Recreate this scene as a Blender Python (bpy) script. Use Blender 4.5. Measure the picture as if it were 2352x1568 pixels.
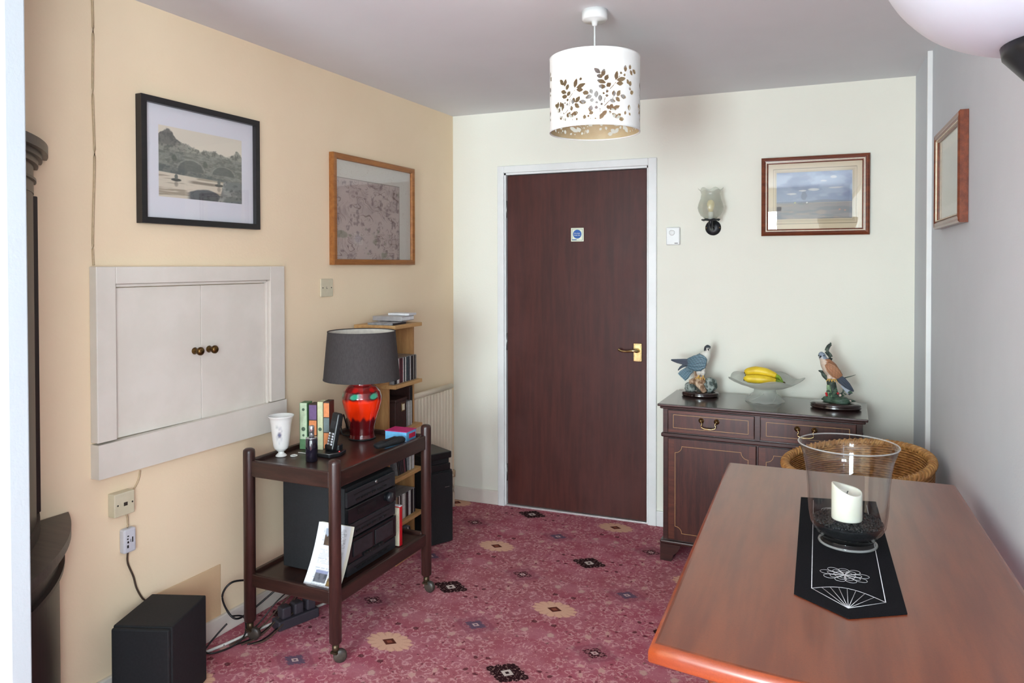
import bpy, bmesh, math, random
import numpy as np
from mathutils import Vector, Matrix
PI = math.pi
for o in list(bpy.data.objects): bpy.data.objects.remove(o)
SC = bpy.context.scene
COL = SC.collection
rnd = random.Random(7)

# ------------------------------------------------------------------ camera
F_PX, YAW, PITCH, ROLL, CY = 1683.864, .387829, .0147421, -.0016773, 634.691
CAM_H = 1.444
def cam_axes():
    cy, sy = math.cos(YAW), math.sin(YAW)
    w = Vector((-sy*math.cos(PITCH), cy*math.cos(PITCH), -math.sin(PITCH)))
    r = Vector((cy, sy, 0)); u = r.cross(w)
    return math.cos(ROLL)*r + math.sin(ROLL)*u, -math.sin(ROLL)*r + math.cos(ROLL)*u, w
r_, u_, w_ = cam_axes()
cd = bpy.data.cameras.new('camera'); cam = bpy.data.objects.new('camera', cd); COL.objects.link(cam)
m = Matrix.Identity(4)
for i in range(3): m[i][0] = r_[i]; m[i][1] = u_[i]; m[i][2] = -w_[i]
m[2][3] = CAM_H
cam.matrix_world = m
cd.sensor_width = 36; cd.lens = F_PX/2352*36; cd.shift_y = (CY-784)/2352; cd.clip_start = .02
SC.camera = cam

# ------------------------------------------------------------------ world, daylight, exposure
W = bpy.data.worlds.new('sky'); SC.world = W; W.use_nodes = True
W.node_tree.nodes['Background'].inputs[0].default_value = (.78, .88, 1, 1)
W.node_tree.nodes['Background'].inputs[1].default_value = 1.2
def area(name, loc, rot, sx, sy, power, col):
    l = bpy.data.lights.new(name, 'AREA'); l.shape = 'RECTANGLE'; l.size = sx; l.size_y = sy
    l.energy = power; l.color = col
    o = bpy.data.objects.new(name, l); COL.objects.link(o); o.location = loc; o.rotation_euler = rot
    return o
# daylight entering the two windows behind the camera
WIN1 = (-1.5, -.4, .25, 2.1)      # x0 x1 z0 z1 in the front wall (y = -3)
WIN2 = (-2.5, -.35, .70, 2.2)      # y0 y1 z0 z1 in the right wall
area('daylight_patio', ((WIN1[0]+WIN1[1])/2, -3.16, (WIN1[2]+WIN1[3])/2), (PI/2, 0, 0), WIN1[1]-WIN1[0], WIN1[3]-WIN1[2], 370, (.80, .95, 1))
area('daylight_side', (.64, (WIN2[0]+WIN2[1])/2, (WIN2[2]+WIN2[3])/2), (0, PI/2, 0), WIN2[3]-WIN2[2], WIN2[1]-WIN2[0], 270, (.80, .94, 1))
vs = SC.view_settings
vs.view_transform = 'Standard'; vs.look = 'None'; vs.gamma = 1; vs.use_curve_mapping = False; vs.exposure = -0.05

# ------------------------------------------------------------------ helpers
def lin(c):
    c = np.asarray(c, float)/255
    return np.where(c <= .04045, c/12.92, ((c+.055)/1.055)**2.4)
def S(r, g, b): return tuple(lin((r, g, b)))
class NT:
    def __init__(s, mat): s.t = mat.node_tree; s.n = s.t.nodes; s.l = s.t.links
    def node(s, typ, **kw):
        n = s.n.new(typ)
        for k, v in kw.items(): setattr(n, k, v)
        return n
    def put(s, sock, v):
        if v is None: return
        if hasattr(v, 'is_linked') or hasattr(v, 'links'): s.l.new(v, sock)
        else: sock.default_value = v
    def M(s, op, a, b=None, c=None):
        n = s.node('ShaderNodeMath', operation=op)
        s.put(n.inputs[0], a); s.put(n.inputs[1], b); s.put(n.inputs[2], c); return n.outputs[0]
    def noise(s, vec, scale, detail=4, rough=.6):
        n = s.node('ShaderNodeTexNoise'); s.put(n.inputs['Vector'], vec)
        n.inputs['Scale'].default_value = scale; n.inputs['Detail'].default_value = detail; n.inputs['Roughness'].default_value = rough
        return n.outputs['Fac']
    def mix(s, f, a, b):
        n = s.node('ShaderNodeMix', data_type='RGBA'); s.put(n.inputs[0], f)
        for i, v in ((6, a), (7, b)):
            if isinstance(v, (tuple, list)): v = (*v[:3], 1)
            s.put(n.inputs[i], v)
        return n.outputs[2]
    def step(s, x, lo, hi):
        n = s.node('ShaderNodeMapRange', interpolation_type='SMOOTHSTEP'); s.put(n.inputs[0], x)
        n.inputs[1].default_value = lo; n.inputs[2].default_value = hi; return n.outputs[0]
    def comb(s, x, y, z=0.0):
        n = s.node('ShaderNodeCombineXYZ'); s.put(n.inputs[0], x); s.put(n.inputs[1], y); s.put(n.inputs[2], z); return n.outputs[0]
    def bump(s, h, strength, dist):
        n = s.node('ShaderNodeBump'); s.put(n.inputs['Height'], h); n.inputs['Strength'].default_value = strength; n.inputs['Distance'].default_value = dist
        return n.outputs[0]
def new_mat(name):
    m = bpy.data.materials.new(name); m.use_nodes = True
    return m, NT(m), m.node_tree.nodes['Principled BSDF']
def coords(T, scale=(1, 1, 1), kind='Object'):
    tc = T.node('ShaderNodeTexCoord'); mp = T.node('ShaderNodeMapping'); T.l.new(tc.outputs[kind], mp.inputs[0])
    mp.inputs['Scale'].default_value = scale; return mp.outputs[0]
def mat(name, c, rough=.6, metal=0, c2=None, scale=30, stretch=(1, 1, 1), bump=0, bscale=None, bdist=.001, coat=0, spec=.5, lo=.35, hi=.65, detail=4):
    m, T, p = new_mat(name)
    v = coords(T, stretch)
    nz = T.noise(v, scale, detail)
    if c2 is None: c2 = tuple(min(1, x*.86) for x in c)
    T.put(p.inputs['Base Color'], T.mix(T.step(nz, lo, hi), c, c2))
    p.inputs['Roughness'].default_value = rough; p.inputs['Metallic'].default_value = metal
    p.inputs['Coat Weight'].default_value = coat; p.inputs['Coat Roughness'].default_value = .12
    p.inputs['Specular IOR Level'].default_value = spec
    if bump: T.put(p.inputs['Normal'], T.bump(T.noise(v, bscale or scale, 3), bump, bdist))
    return m
def wood(name, c1, c2, axis=0, rough=.4, coat=.2, scale=6, fine=1.0, spec=.5):
    """grain runs along the given local axis"""
    m, T, p = new_mat(name)
    st = [8, 8, 8]; st[axis] = .7
    v = coords(T, tuple(st))
    a = T.noise(v, scale, 5, .65); b = T.noise(v, scale*9*fine, 3, .6)
    f = T.M('ADD', T.M('MULTIPLY', a, .75), T.M('MULTIPLY', b, .35))
    T.put(p.inputs['Base Color'], T.mix(T.step(f, .36, .72), c1, c2))
    p.inputs['Roughness'].default_value = rough; p.inputs['Coat Weight'].default_value = coat; p.inputs['Coat Roughness'].default_value = .15
    p.inputs['Specular IOR Level'].default_value = spec
    T.put(p.inputs['Normal'], T.bump(b, .12, .0006))
    return m
def vcol(name, rough=.5, coat=0, spec=.5):
    """printed / glazed colour carried by the mesh's own colour attribute, with fine procedural grain"""
    m, T, p = new_mat(name)
    a = T.node('ShaderNodeAttribute', attribute_name='col')
    nz = T.noise(coords(T), 240, 2)
    n = T.node('ShaderNodeMix', data_type='RGBA', blend_type='MULTIPLY'); n.inputs[0].default_value = 1
    T.l.new(a.outputs['Color'], n.inputs[6]); T.put(n.inputs[7], T.mix(nz, (.93, .93, .93), (1, 1, 1)))
    T.l.new(n.outputs[2], p.inputs['Base Color'])
    p.inputs['Roughness'].default_value = rough; p.inputs['Coat Weight'].default_value = coat; p.inputs['Coat Roughness'].default_value = .06
    p.inputs['Specular IOR Level'].default_value = spec
    return m
def thin_glass(name, tint=(1, 1, 1), rough=0.0, ior=1.5, body=0.0, body_col=(.9, .95, .9)):
    m, T, p = new_mat(name); T.n.remove(p)
    tr = T.node('ShaderNodeBsdfTransparent'); tr.inputs[0].default_value = (*tint, 1)
    gl = T.node('ShaderNodeBsdfGlossy'); gl.inputs['Roughness'].default_value = rough
    lw = T.node('ShaderNodeLayerWeight'); lw.inputs[0].default_value = .5; f0 = ((ior-1)/(ior+1))**2
    fz = T.M('ADD', f0, T.M('MULTIPLY', T.M('POWER', lw.outputs['Facing'], 5.0), 1-f0))      # Schlick, same from both sides
    mx = T.node('ShaderNodeMixShader'); T.l.new(fz, mx.inputs[0]); T.l.new(tr.outputs[0], mx.inputs[1]); T.l.new(gl.outputs[0], mx.inputs[2])
    out = mx.outputs[0]
    if body:
        nz = T.noise(coords(T), 60, 3)
        df = T.node('ShaderNodeBsdfDiffuse'); T.put(df.inputs[0], T.mix(nz, body_col, tuple(x*.9 for x in body_col)))
        tl = T.node('ShaderNodeBsdfTranslucent'); tl.inputs[0].default_value = (*body_col, 1)
        m1 = T.node('ShaderNodeMixShader'); m1.inputs[0].default_value = .5; T.l.new(df.outputs[0], m1.inputs[1]); T.l.new(tl.outputs[0], m1.inputs[2])
        m2 = T.node('ShaderNodeMixShader'); m2.inputs[0].default_value = body; T.l.new(out, m2.inputs[1]); T.l.new(m1.outputs[0], m2.inputs[2]); out = m2.outputs[0]
    T.l.new(out, T.n['Material Output'].inputs[0])
    return m

def tag(o, label=None, cat=None, group=None, kind=None):
    if label: o['label'] = label
    if cat: o['category'] = cat
    if group: o['group'] = group
    if kind: o['kind'] = kind
    return o
def link(o, parent=None, loc=(0, 0, 0), rot=(0, 0, 0)):
    COL.objects.link(o); o.parent = parent; o.location = loc; o.rotation_euler = rot; return o
def thing(name, label, cat, loc=(0, 0, 0), rotz=0, group=None):
    o = bpy.data.objects.new(name, None); o.empty_display_size = .05
    link(o, None, loc, (0, 0, rotz)); return tag(o, label, cat, group)
def fin(name, bm, mt, parent=None, loc=(0, 0, 0), rot=(0, 0, 0), smooth=False, bevel=0, seg=2):
    if bevel:
        es = [e for e in bm.edges if len(e.link_faces) == 2 and e.calc_face_angle(0) > .6]
        bmesh.ops.bevel(bm, geom=es, offset=bevel, segments=seg, affect='EDGES', profile=.5, clamp_overlap=True)
    me = bpy.data.meshes.new(name); bmesh.ops.recalc_face_normals(bm, faces=bm.faces); bm.to_mesh(me); bm.free()
    if smooth:
        for p in me.polygons: p.use_smooth = True
    me.materials.append(mt)
    return link(bpy.data.objects.new(name, me), parent, loc, rot)
def raw(name, V, F, mt, parent=None, loc=(0, 0, 0), rot=(0, 0, 0), smooth=True, cols=None):
    me = bpy.data.meshes.new(name); me.from_pydata([tuple(map(float, v)) for v in V], [], [tuple(map(int, f)) for f in F])
    if cols is not None:
        a = me.color_attributes.new('col', 'FLOAT_COLOR', 'POINT')
        c = np.ones((len(V), 4), np.float32); c[:, :3] = np.asarray(cols); a.data.foreach_set('color', c.ravel())
    if smooth: me.polygons.foreach_set('use_smooth', [True]*len(me.polygons))
    me.materials.append(mt); me.update()
    return link(bpy.data.objects.new(name, me), parent, loc, rot)
def bx(bm, x0, x1, y0, y1, z0, z1, mtx=None):
    r = bmesh.ops.create_cube(bm, size=1)
    for v in r['verts']:
        v.co = Vector(((x0+x1)/2+v.co.x*(x1-x0), (y0+y1)/2+v.co.y*(y1-y0), (z0+z1)/2+v.co.z*(z1-z0)))
        if mtx is not None: v.co = mtx @ v.co
    return r['verts']
def box(name, x0, x1, y0, y1, z0, z1, mt, parent=None, bevel=0, **k):
    bm = bmesh.new(); bx(bm, x0, x1, y0, y1, z0, z1); return fin(name, bm, mt, parent, bevel=bevel, **k)
def prism(bm, poly, z0, z1, mtx=None):
    a = [bm.verts.new((x, y, z0)) for x, y in poly]; b = [bm.verts.new((x, y, z1)) for x, y in poly]; n = len(poly)
    if mtx is not None:
        for v in a+b: v.co = mtx @ v.co
    bm.faces.new(a[::-1]); bm.faces.new(b)
    for i in range(n): bm.faces.new((a[i], a[(i+1) % n], b[(i+1) % n], b[i]))
def lathe_vf(prof, seg=48, fn=None):
    V, Fc = [], []
    for (r, z) in prof:
        for k in range(seg):
            t = 2*PI*k/seg; rr, zz = (r, z) if fn is None else fn(r, z, t)
            V.append((rr*math.cos(t), rr*math.sin(t), zz))
    for i in range(len(prof)-1):
        for k in range(seg):
            Fc.append((i*seg+k, i*seg+(k+1) % seg, (i+1)*seg+(k+1) % seg, (i+1)*seg+k))
    return V, Fc
def lathe(name, prof, mt, parent=None, loc=(0, 0, 0), seg=48, fn=None, rot=(0, 0, 0), colf=None, caps=True, smooth=True):
    V, Fc = lathe_vf(prof, seg, fn)
    if caps:
        if prof[0][0] > 1e-6: Fc.append(tuple(range(seg))[::-1])
        n = (len(prof)-1)*seg
        if prof[-1][0] > 1e-6: Fc.append(tuple(range(n, n+seg)))
    cols = None
    if colf: cols = [colf(math.atan2(v[1], v[0]), v[2], v) for v in V]
    o = raw(name, V, Fc, mt, parent, loc, rot, smooth, cols)
    return o
def smooth_path(P, n=6):
    P = [Vector(p) for p in P]; out = []
    for i in range(len(P)-1):
        p0 = P[max(i-1, 0)]; p1 = P[i]; p2 = P[i+1]; p3 = P[min(i+2, len(P)-1)]
        for k in range(n):
            t = k/n
            out.append(.5*((2*p1)+(p2-p0)*t+(2*p0-5*p1+4*p2-p3)*t*t+(3*p1-p0-3*p2+p3)*t**3))
    out.append(P[-1]); return out
def tube_vf(P, rad, seg=8, flat=1.0, up=(0, 0, 1)):
    """sweep; rad a number or a list of (rx, ry) / numbers per point"""
    P = [Vector(p) for p in P]; V, Fc = [], []; n = len(P); U = Vector(up)
    for i, p in enumerate(P):
        t = (P[min(i+1, n-1)]-P[max(i-1, 0)])
        t = t.normalized() if t.length > 1e-9 else Vector((0, 0, 1))
        u = U - t*U.dot(t)
        if u.length < 1e-3: u = Vector((1, 0, 0)) - t*t.x
        u.normalize(); s = t.cross(u)
        r = rad[i] if isinstance(rad, (list, tuple)) else rad
        rx, ry = r if isinstance(r, (list, tuple)) else (r, r*flat)
        for k in range(seg):
            a = 2*PI*k/seg; V.append(p + s*(rx*math.cos(a)) + u*(ry*math.sin(a)))
    for i in range(n-1):
        for k in range(seg): Fc.append((i*seg+k, i*seg+(k+1) % seg, (i+1)*seg+(k+1) % seg, (i+1)*seg+k))
    Fc.append(tuple(range(seg))[::-1]); Fc.append(tuple(range((n-1)*seg, n*seg)))
    return V, Fc
def tube(name, P, rad, mt, parent=None, seg=8, n=6, loc=(0, 0, 0), rot=(0, 0, 0), cols=None, up=(0, 0, 1), flat=1.0):
    Q = smooth_path(P, n) if n else P
    if isinstance(rad, (list, tuple)) and n:
        rr = []
        for i in range(len(Q)):
            t = i/n; k = min(int(t), len(rad)-2); f = t-k
            a, b = rad[k], rad[k+1]
            rr.append(tuple(a[j]*(1-f)+b[j]*f for j in range(2)) if isinstance(a, (list, tuple)) else a*(1-f)+b*f)
        rad = rr
    V, Fc = tube_vf(Q, rad, seg, flat, up)
    c = None if cols is None else [cols(v) for v in V]
    return raw(name, V, Fc, mt, parent, loc, rot, True, c)
def merge_vf(L):
    V, Fc = [], []
    for v, f in L:
        b = len(V); V += list(v); Fc += [tuple(i+b for i in q) for q in f]
    return V, Fc
# numpy value noise for the printed pictures
def vnoise(u, v, fu, fv, seed):
    g = np.random.RandomState(seed).rand(66, 66); x = np.mod(u*fu, 64); y = np.mod(v*fv, 64)
    i = x.astype(int); j = y.astype(int); a = x-i; b = y-j; a = a*a*(3-2*a); b = b*b*(3-2*b)
    return (g[j, i]*(1-a)+g[j, i+1]*a)*(1-b)+(g[j+1, i]*(1-a)+g[j+1, i+1]*a)*b
def fbm(u, v, fu, fv, seed, o=4):
    s = 0; w = 0; k = 1.0
    for q in range(o): s = s+k*vnoise(u, v, fu*2**q, fv*2**q, seed+q); w += k; k *= .55
    return s/w
def sst(x, lo, hi):
    t = np.clip((x-lo)/(hi-lo), 0, 1); return t*t*(3-2*t)
def mixc(c, m, col): return c*(1-m[..., None])+lin(col)*m[..., None]
def print_sheet(name, w, h, nx, ny, fn, mt, parent, y=0, x0=0, z0=0):
    """flat printed sheet in the local xz plane facing -y; fn(u, v) gives linear colours"""
    u, v = np.meshgrid(np.linspace(0, 1, nx), np.linspace(0, 1, ny)); c = fn(u, v).reshape(-1, 3)
    V = np.stack([x0+u*w, np.full_like(u, y), z0+v*h], -1).reshape(-1, 3)
    i = np.arange((nx-1)*(ny-1)); r = i//(nx-1); q = i % (nx-1); a = r*nx+q
    return raw(name, V, np.stack([a, a+1, a+nx+1, a+nx], -1), mt, parent, smooth=False, cols=np.clip(c, 0, 1))
def text_mesh(name, s, size, mt, parent, loc, rot=(PI/2, 0, 0), ext=.0004, align='CENTER'):
    cu = bpy.data.curves.new(name, 'FONT'); cu.body = s; cu.size = size; cu.extrude = ext; cu.align_x = align; cu.align_y = 'CENTER'
    t = bpy.data.objects.new(name, cu); COL.objects.link(t); dg = bpy.context.evaluated_depsgraph_get()
    me = bpy.data.meshes.new_from_object(t.evaluated_get(dg)); bpy.data.objects.remove(t); bpy.data.curves.remove(cu)
    me.name = name; me.materials.clear(); me.materials.append(mt)
    return link(bpy.data.objects.new(name, me), parent, loc, rot)
def copy_tree(o, parent=None):
    c = o.copy(); COL.objects.link(c); c.parent = parent
    for ch in o.children: copy_tree(ch, c)
    return c

# ------------------------------------------------------------------ room frame
YB, XB, ZC = 4.053, -2.047, 2.362        # back wall, left corner, ceiling
AL = .0541934                            # the left wall runs 3.1 degrees off square
XR, XR2, YSTEP = .478, .470, 3.60        # right wall, its boxed end, where the box begins
RL = PI/2-AL; RR = -PI/2
def LW(s, off=0, z=0):                    # point on the left wall: s along it from the far corner, off into the room
    return (XB+s*math.sin(AL)+off*math.cos(AL), YB+s*math.cos(AL)-off*math.sin(AL), z)

# materials of the shell
def plaster(name, c, c2, bs=90, st=.25):
    m, T, p = new_mat(name); v = coords(T)
    T.put(p.inputs['Base Color'], T.mix(T.step(T.noise(v, 1.6, 4), .3, .7), c, c2))
    p.inputs['Roughness'].default_value = .85; p.inputs['Specular IOR Level'].default_value = .2
    T.put(p.inputs['Normal'], T.bump(T.noise(v, bs, 4), st, .002)); return m
M_left = plaster('cream_paint_warm_lit', S(243, 221, 190), S(239, 216, 184))  # magnolia wall paint with the warm light on it put into the colour
M_back = plaster('offwhite_paint', S(236, 234, 222), S(233, 231, 219))
M_right = plaster('paint_grazing_light', S(212, 217, 224), S(207, 212, 219))  # grey of the grazing daylight put into this wall's colour
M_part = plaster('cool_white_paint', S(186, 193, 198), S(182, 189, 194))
M_ceil = plaster('ceiling_paint', S(228, 230, 233), S(224, 226, 229), 60, .15)
M_white = mat('white_gloss_paint', S(232, 233, 232), .35, c2=S(226, 227, 226), scale=6, coat=.1)
M_cupb = mat('cream_gloss_paint', S(226, 218, 208), .4, c2=S(220, 212, 201), scale=6)

def carpet():
    m, T, p = new_mat('patterned_carpet')
    tc = T.node('ShaderNodeTexCoord'); sp = T.node('ShaderNodeSeparateXYZ'); T.l.new(tc.outputs['Object'], sp.inputs[0])
    X, Y = sp.outputs[0], sp.outputs[1]
    u = T.M('DIVIDE', T.M('ADD', X, 1.497), .503)
    v = T.M('DIVIDE', T.M('SUBTRACT', T.M('ADD', Y, T.M('MULTIPLY', T.M('ADD', X, 1.497), .06)), 2.93), .518)
    ru = T.M('ROUND', u); rv = T.M('ROUND', v)
    a = T.M('MULTIPLY', T.M('SUBTRACT', u, ru), .503); b = T.M('MULTIPLY', T.M('SUBTRACT', v, rv), .518)
    par = T.M('PINGPONG', T.M('ADD', ru, rv), 1.0)                       # 0 dark medallion, 1 pale flower
    fu = T.M('FLOOR', u); fv = T.M('FLOOR', v)
    a2 = T.M('MULTIPLY', T.M('SUBTRACT', T.M('SUBTRACT', u, fu), .5), .503); b2 = T.M('MULTIPLY', T.M('SUBTRACT', T.M('SUBTRACT', v, fv), .5), .518)
    par2 = T.M('PINGPONG', T.M('ADD', fu, fv), 1.0)
    A, Bv = T.M('ABSOLUTE', a), T.M('ABSOLUTE', b); A2, B2 = T.M('ABSOLUTE', a2), T.M('ABSOLUTE', b2)
    wx = T.noise(T.comb(A, Bv, T.M('ADD', 5.0, T.M('MULTIPLY', par, 2.0))), 34, 2); wy = T.noise(T.comb(A, Bv, T.M('ADD', 9.0, T.M('MULTIPLY', par, 2.0))), 34, 2)
    fold = T.comb(T.M('ADD', A, T.M('MULTIPLY', T.M('SUBTRACT', wx, .5), .035)), T.M('ADD', Bv, T.M('MULTIPLY', T.M('SUBTRACT', wy, .5), .035)), T.M('MULTIPLY', par, 3.7))                       # motifs mirror about every medallion
    pos = tc.outputs['Object']
    wob = T.noise(fold, 26, 3); wob2 = T.noise(fold, 70, 2); fine = T.noise(pos, 420, 2)
    base = T.mix(T.step(T.noise(fold, 9, 3), .38, .62), S(172, 88, 104), S(186, 112, 126))
    base = T.mix(T.M('MULTIPLY', T.step(T.noise(pos, 1.2, 2), .4, .65), .35), base, S(160, 106, 102))
    def vor(scale, feat='F1', rndm=1.0):
        n = T.node('ShaderNodeTexVoronoi', feature=feat); T.put(n.inputs['Vector'], fold); n.inputs['Scale'].default_value = scale
        n.inputs['Randomness'].default_value = rndm; return n
    v1 = vor(30); v2 = vor(19); v3 = vor(46)
    sep = lambda n: (lambda q: (T.l.new(n.outputs['Color'], q.inputs[0]), q.outputs)[1])(T.node('ShaderNodeSeparateColor'))
    c1, c2, c3 = sep(v1), sep(v2), sep(v3)
    AND = lambda *q: q[0] if len(q) == 1 else T.M('MULTIPLY', q[0], AND(*q[1:]))
    NOT = lambda q: T.M('SUBTRACT', 1.0, q)
    # scrolls: broken rings of pale pink
    ring = AND(T.step(v1.outputs['Distance'], .30, .36), NOT(T.step(v1.outputs['Distance'], .46, .54)), T.step(wob2, .40, .50), T.step(c1[0], .30, .36))
    col = T.mix(T.M('MULTIPLY', ring, .62), base, S(222, 172, 172))
    scr = AND(NOT(T.step(T.M('ABSOLUTE', T.M('SUBTRACT', wob, .5)), .006, .022)), T.step(wob2, .42, .55))
    col = T.mix(T.M('MULTIPLY', scr, .7), col, S(222, 168, 164))
    # berries, leaves and dark dots
    dots = AND(NOT(T.step(v2.outputs['Distance'], .17, .24)), T.step(c2[0], .62, .66))
    col = T.mix(T.M('MULTIPLY', dots, .8), col, S(76, 22, 30))
    lf = AND(NOT(T.step(v2.outputs['Distance'], .2, .3)), NOT(T.step(c2[0], .10, .13)))
    col = T.mix(T.M('MULTIPLY', lf, .75), col, S(66, 78, 82))
    fl = AND(NOT(T.step(v2.outputs['Distance'], .20, .30)), T.step(c2[1], .84, .88))
    col = T.mix(T.M('MULTIPLY', fl, .85), col, S(216, 170, 160))
    sd = AND(NOT(T.step(v3.outputs['Distance'], .18, .3)), T.step(c3[0], .78, .82))
    col = T.mix(T.M('MULTIPLY', sd, .7), col, S(90, 30, 38))
    # mauve lozenge with a small star between the medallions
    d2 = T.M('ADD', T.M('DIVIDE', A2, .105), T.M('DIVIDE', B2, .085))
    col = T.mix(T.M('MULTIPLY', NOT(T.step(T.M('ADD', d2, T.M('MULTIPLY', T.M('SUBTRACT', wob2, .5), .25)), .86, 1.0)), .6), col, S(146, 80, 96))
    edge = AND(T.step(d2, .90, .96), NOT(T.step(d2, 1.02, 1.1)), T.step(wob2, .45, .52))
    col = T.mix(T.M('MULTIPLY', edge, .5), col, S(176, 116, 124))
    fold2 = T.comb(A2, B2, 1.3); n2 = T.noise(fold2, 110, 2)
    d3 = T.M('ADD', T.M('ADD', T.M('DIVIDE', A2, .052), T.M('DIVIDE', B2, .040)), T.M('MULTIPLY', T.M('SUBTRACT', n2, .5), 1.1))
    star = NOT(T.step(d3, .85, 1.0))
    col = T.mix(star, col, T.mix(par2, T.mix(T.step(n2, .5, .56), S(64, 26, 34), S(168, 112, 116)), S(104, 84, 104)))
    d3c = T.M('ADD', T.M('DIVIDE', A2, .018), T.M('DIVIDE', B2, .014))
    col = T.mix(AND(NOT(T.step(d3c, .9, 1.1)), T.step(d3c, .35, .5)), col, S(206, 176, 172))
    # dark lozenge medallion
    n1 = T.noise(fold, 95, 2, .5)
    d = T.M('ADD', T.M('ADD', T.M('DIVIDE', A, .090), T.M('DIVIDE', Bv, .072)), T.M('MULTIPLY', T.M('SUBTRACT', n1, .5), .55))
    dark = AND(NOT(T.step(d, .93, 1.0)), NOT(par))
    halo = AND(NOT(T.step(d, 1.15, 1.3)), NOT(par))
    col = T.mix(T.M('MULTIPLY', halo, .35), col, S(150, 100, 104))
    flk = AND(T.step(n1, .56, .60), T.step(d, .25, .35))
    col = T.mix(dark, col, T.mix(flk, S(38, 16, 20), S(150, 118, 112)))
    dc = T.M('ADD', T.M('DIVIDE', A, .026), T.M('DIVIDE', Bv, .024))
    col = T.mix(AND(NOT(T.step(dc, .9, 1.1)), T.step(dc, .3, .45), NOT(par)), col, S(206, 190, 182))
    # pale scalloped flower
    ang = T.M('ARCTAN2', T.M('DIVIDE', b, .066), T.M('DIVIDE', a, .098))
    rr = T.M('SQRT', T.M('ADD', T.M('POWER', T.M('DIVIDE', A, .098), 2.0), T.M('POWER', T.M('DIVIDE', Bv, .066), 2.0)))
    rr = T.M('ADD', T.M('ADD', rr, T.M('MULTIPLY', T.M('COSINE', T.M('MULTIPLY', ang, 14.0)), .035)), T.M('MULTIPLY', T.M('SUBTRACT', n1, .5), .45))
    pale = AND(NOT(T.step(rr, .90, 1.0)), par)
    vein = T.step(T.M('COSINE', T.M('MULTIPLY', ang, 14.0)), .55, .95)
    col = T.mix(pale, col, T.mix(T.M('MULTIPLY', AND(vein, T.step(rr, .5, .8)), .3), S(226, 178, 152), S(176, 110, 100)))
    dcc = T.M('ADD', T.M('DIVIDE', A, .034), T.M('DIVIDE', Bv, .026))
    col = T.mix(AND(NOT(T.step(dcc, .9, 1.05)), par), col, T.mix(NOT(T.step(dcc, .4, .5)), S(92, 44, 34), S(150, 84, 66)))
    col = T.mix(T.M('MULTIPLY', T.step(fine, .35, .7), .18), col, S(80, 36, 42))
    T.put(p.inputs['Base Color'], col); p.inputs['Roughness'].default_value = .95; p.inputs['Specular IOR Level'].default_value = .1
    T.put(p.inputs['Normal'], T.bump(fine, .5, .003))
    return m

def struct(o): o['kind'] = 'structure'; return o
struct(box('floor', -3.3, 1.0, -3.1, 4.2, -.1, 0, carpet()))
struct(box('ceiling', -3.3, 1.0, -3.1, 4.2, ZC, ZC+.1, M_ceil))
# back wall with the door opening
DX0, DX1, DZ = -1.712, -.832, 2.004
bm = bmesh.new(); bx(bm, XB-.15, DX0, YB, YB+.1, 0, ZC); bx(bm, DX1, XR+.1, YB, YB+.1, 0, ZC); bx(bm, DX0, DX1, YB, YB+.1, DZ, ZC)
struct(fin('wall_back', bm, M_back))
bm = bmesh.new(); bx(bm, DX0-.1, DX1+.1, YB+.6, YB+.62, 0, ZC); struct(fin('wall_hall', bm, M_back))
# left wall (from behind the partition to the back corner), slightly off square
wl = struct(box('wall_left', -5.2, .12, 0, .1, 0, ZC, M_left, loc=LW(0), rot=(0, 0, RL)))
# right wall: plain run with the side window, and the boxed end
bm = bmesh.new(); y0, y1, z0, z1 = WIN2
bx(bm, XR, XR+.1, -3.1, y0, 0, ZC); bx(bm, XR, XR+.1, y1, YB, 0, ZC); bx(bm, XR, XR+.1, y0, y1, 0, z0); bx(bm, XR, XR+.1, y0, y1, z1, ZC)
bx(bm, XR2-.004, XR, YSTEP+.01, YB, 0, ZC)
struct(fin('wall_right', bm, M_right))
struct(box('lit_facet', XR2-.012, XR, YSTEP, YSTEP+.012, 0, ZC, M_white, bevel=.002))  # wall facet facing the window, its brightness put in as a white strip
# partition by the camera and the far end of the room behind it
PX, PY = -1.683, 1.10
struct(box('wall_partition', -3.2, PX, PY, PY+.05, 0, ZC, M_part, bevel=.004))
struct(box('wall_side', -3.3, -3.2, -3.1, PY+.05, 0, ZC, M_back))
bm = bmesh.new(); x0, x1, z0, z1 = WIN1
bx(bm, -3.3, x0, -3.1, -3.0, 0, ZC); bx(bm, x1, XR+.1, -3.1, -3.0, 0, ZC); bx(bm, x0, x1, -3.1, -3.0, 0, z0); bx(bm, x0, x1, -3.1, -3.0, z1, ZC)
struct(fin('wall_front', bm, M_back))
M_pane = thin_glass('window_glass')
def window(name, w, h, loc, rot, mull):
    o = struct(bpy.data.objects.new(name, None)); link(o, None, loc, (0, 0, rot))
    for x0, x1, z0, z1 in ((-w/2, -w/2+.06, 0, h), (w/2-.06, w/2, 0, h), (-w/2, w/2, 0, .07), (-w/2, w/2, h-.06, h)):
        box('frame_bar', x0, x1, -.04, .04, z0, z1, M_white, o)
    for x in mull: box('mullion', x-.035, x+.035, -.035, .035, .07, h-.06, M_white, o)
    box('pane', -w/2+.06, w/2-.06, -.003, .003, .07, h-.06, M_pane, o)
window('window_1', WIN1[1]-WIN1[0], WIN1[3]-WIN1[2], ((WIN1[0]+WIN1[1])/2, -3.05, WIN1[2]), 0, (0,))
window('window_2', WIN2[1]-WIN2[0], WIN2[3]-WIN2[2], (XR+.05, (WIN2[0]+WIN2[1])/2, WIN2[2]), PI/2, (-.3, .3))
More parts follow.
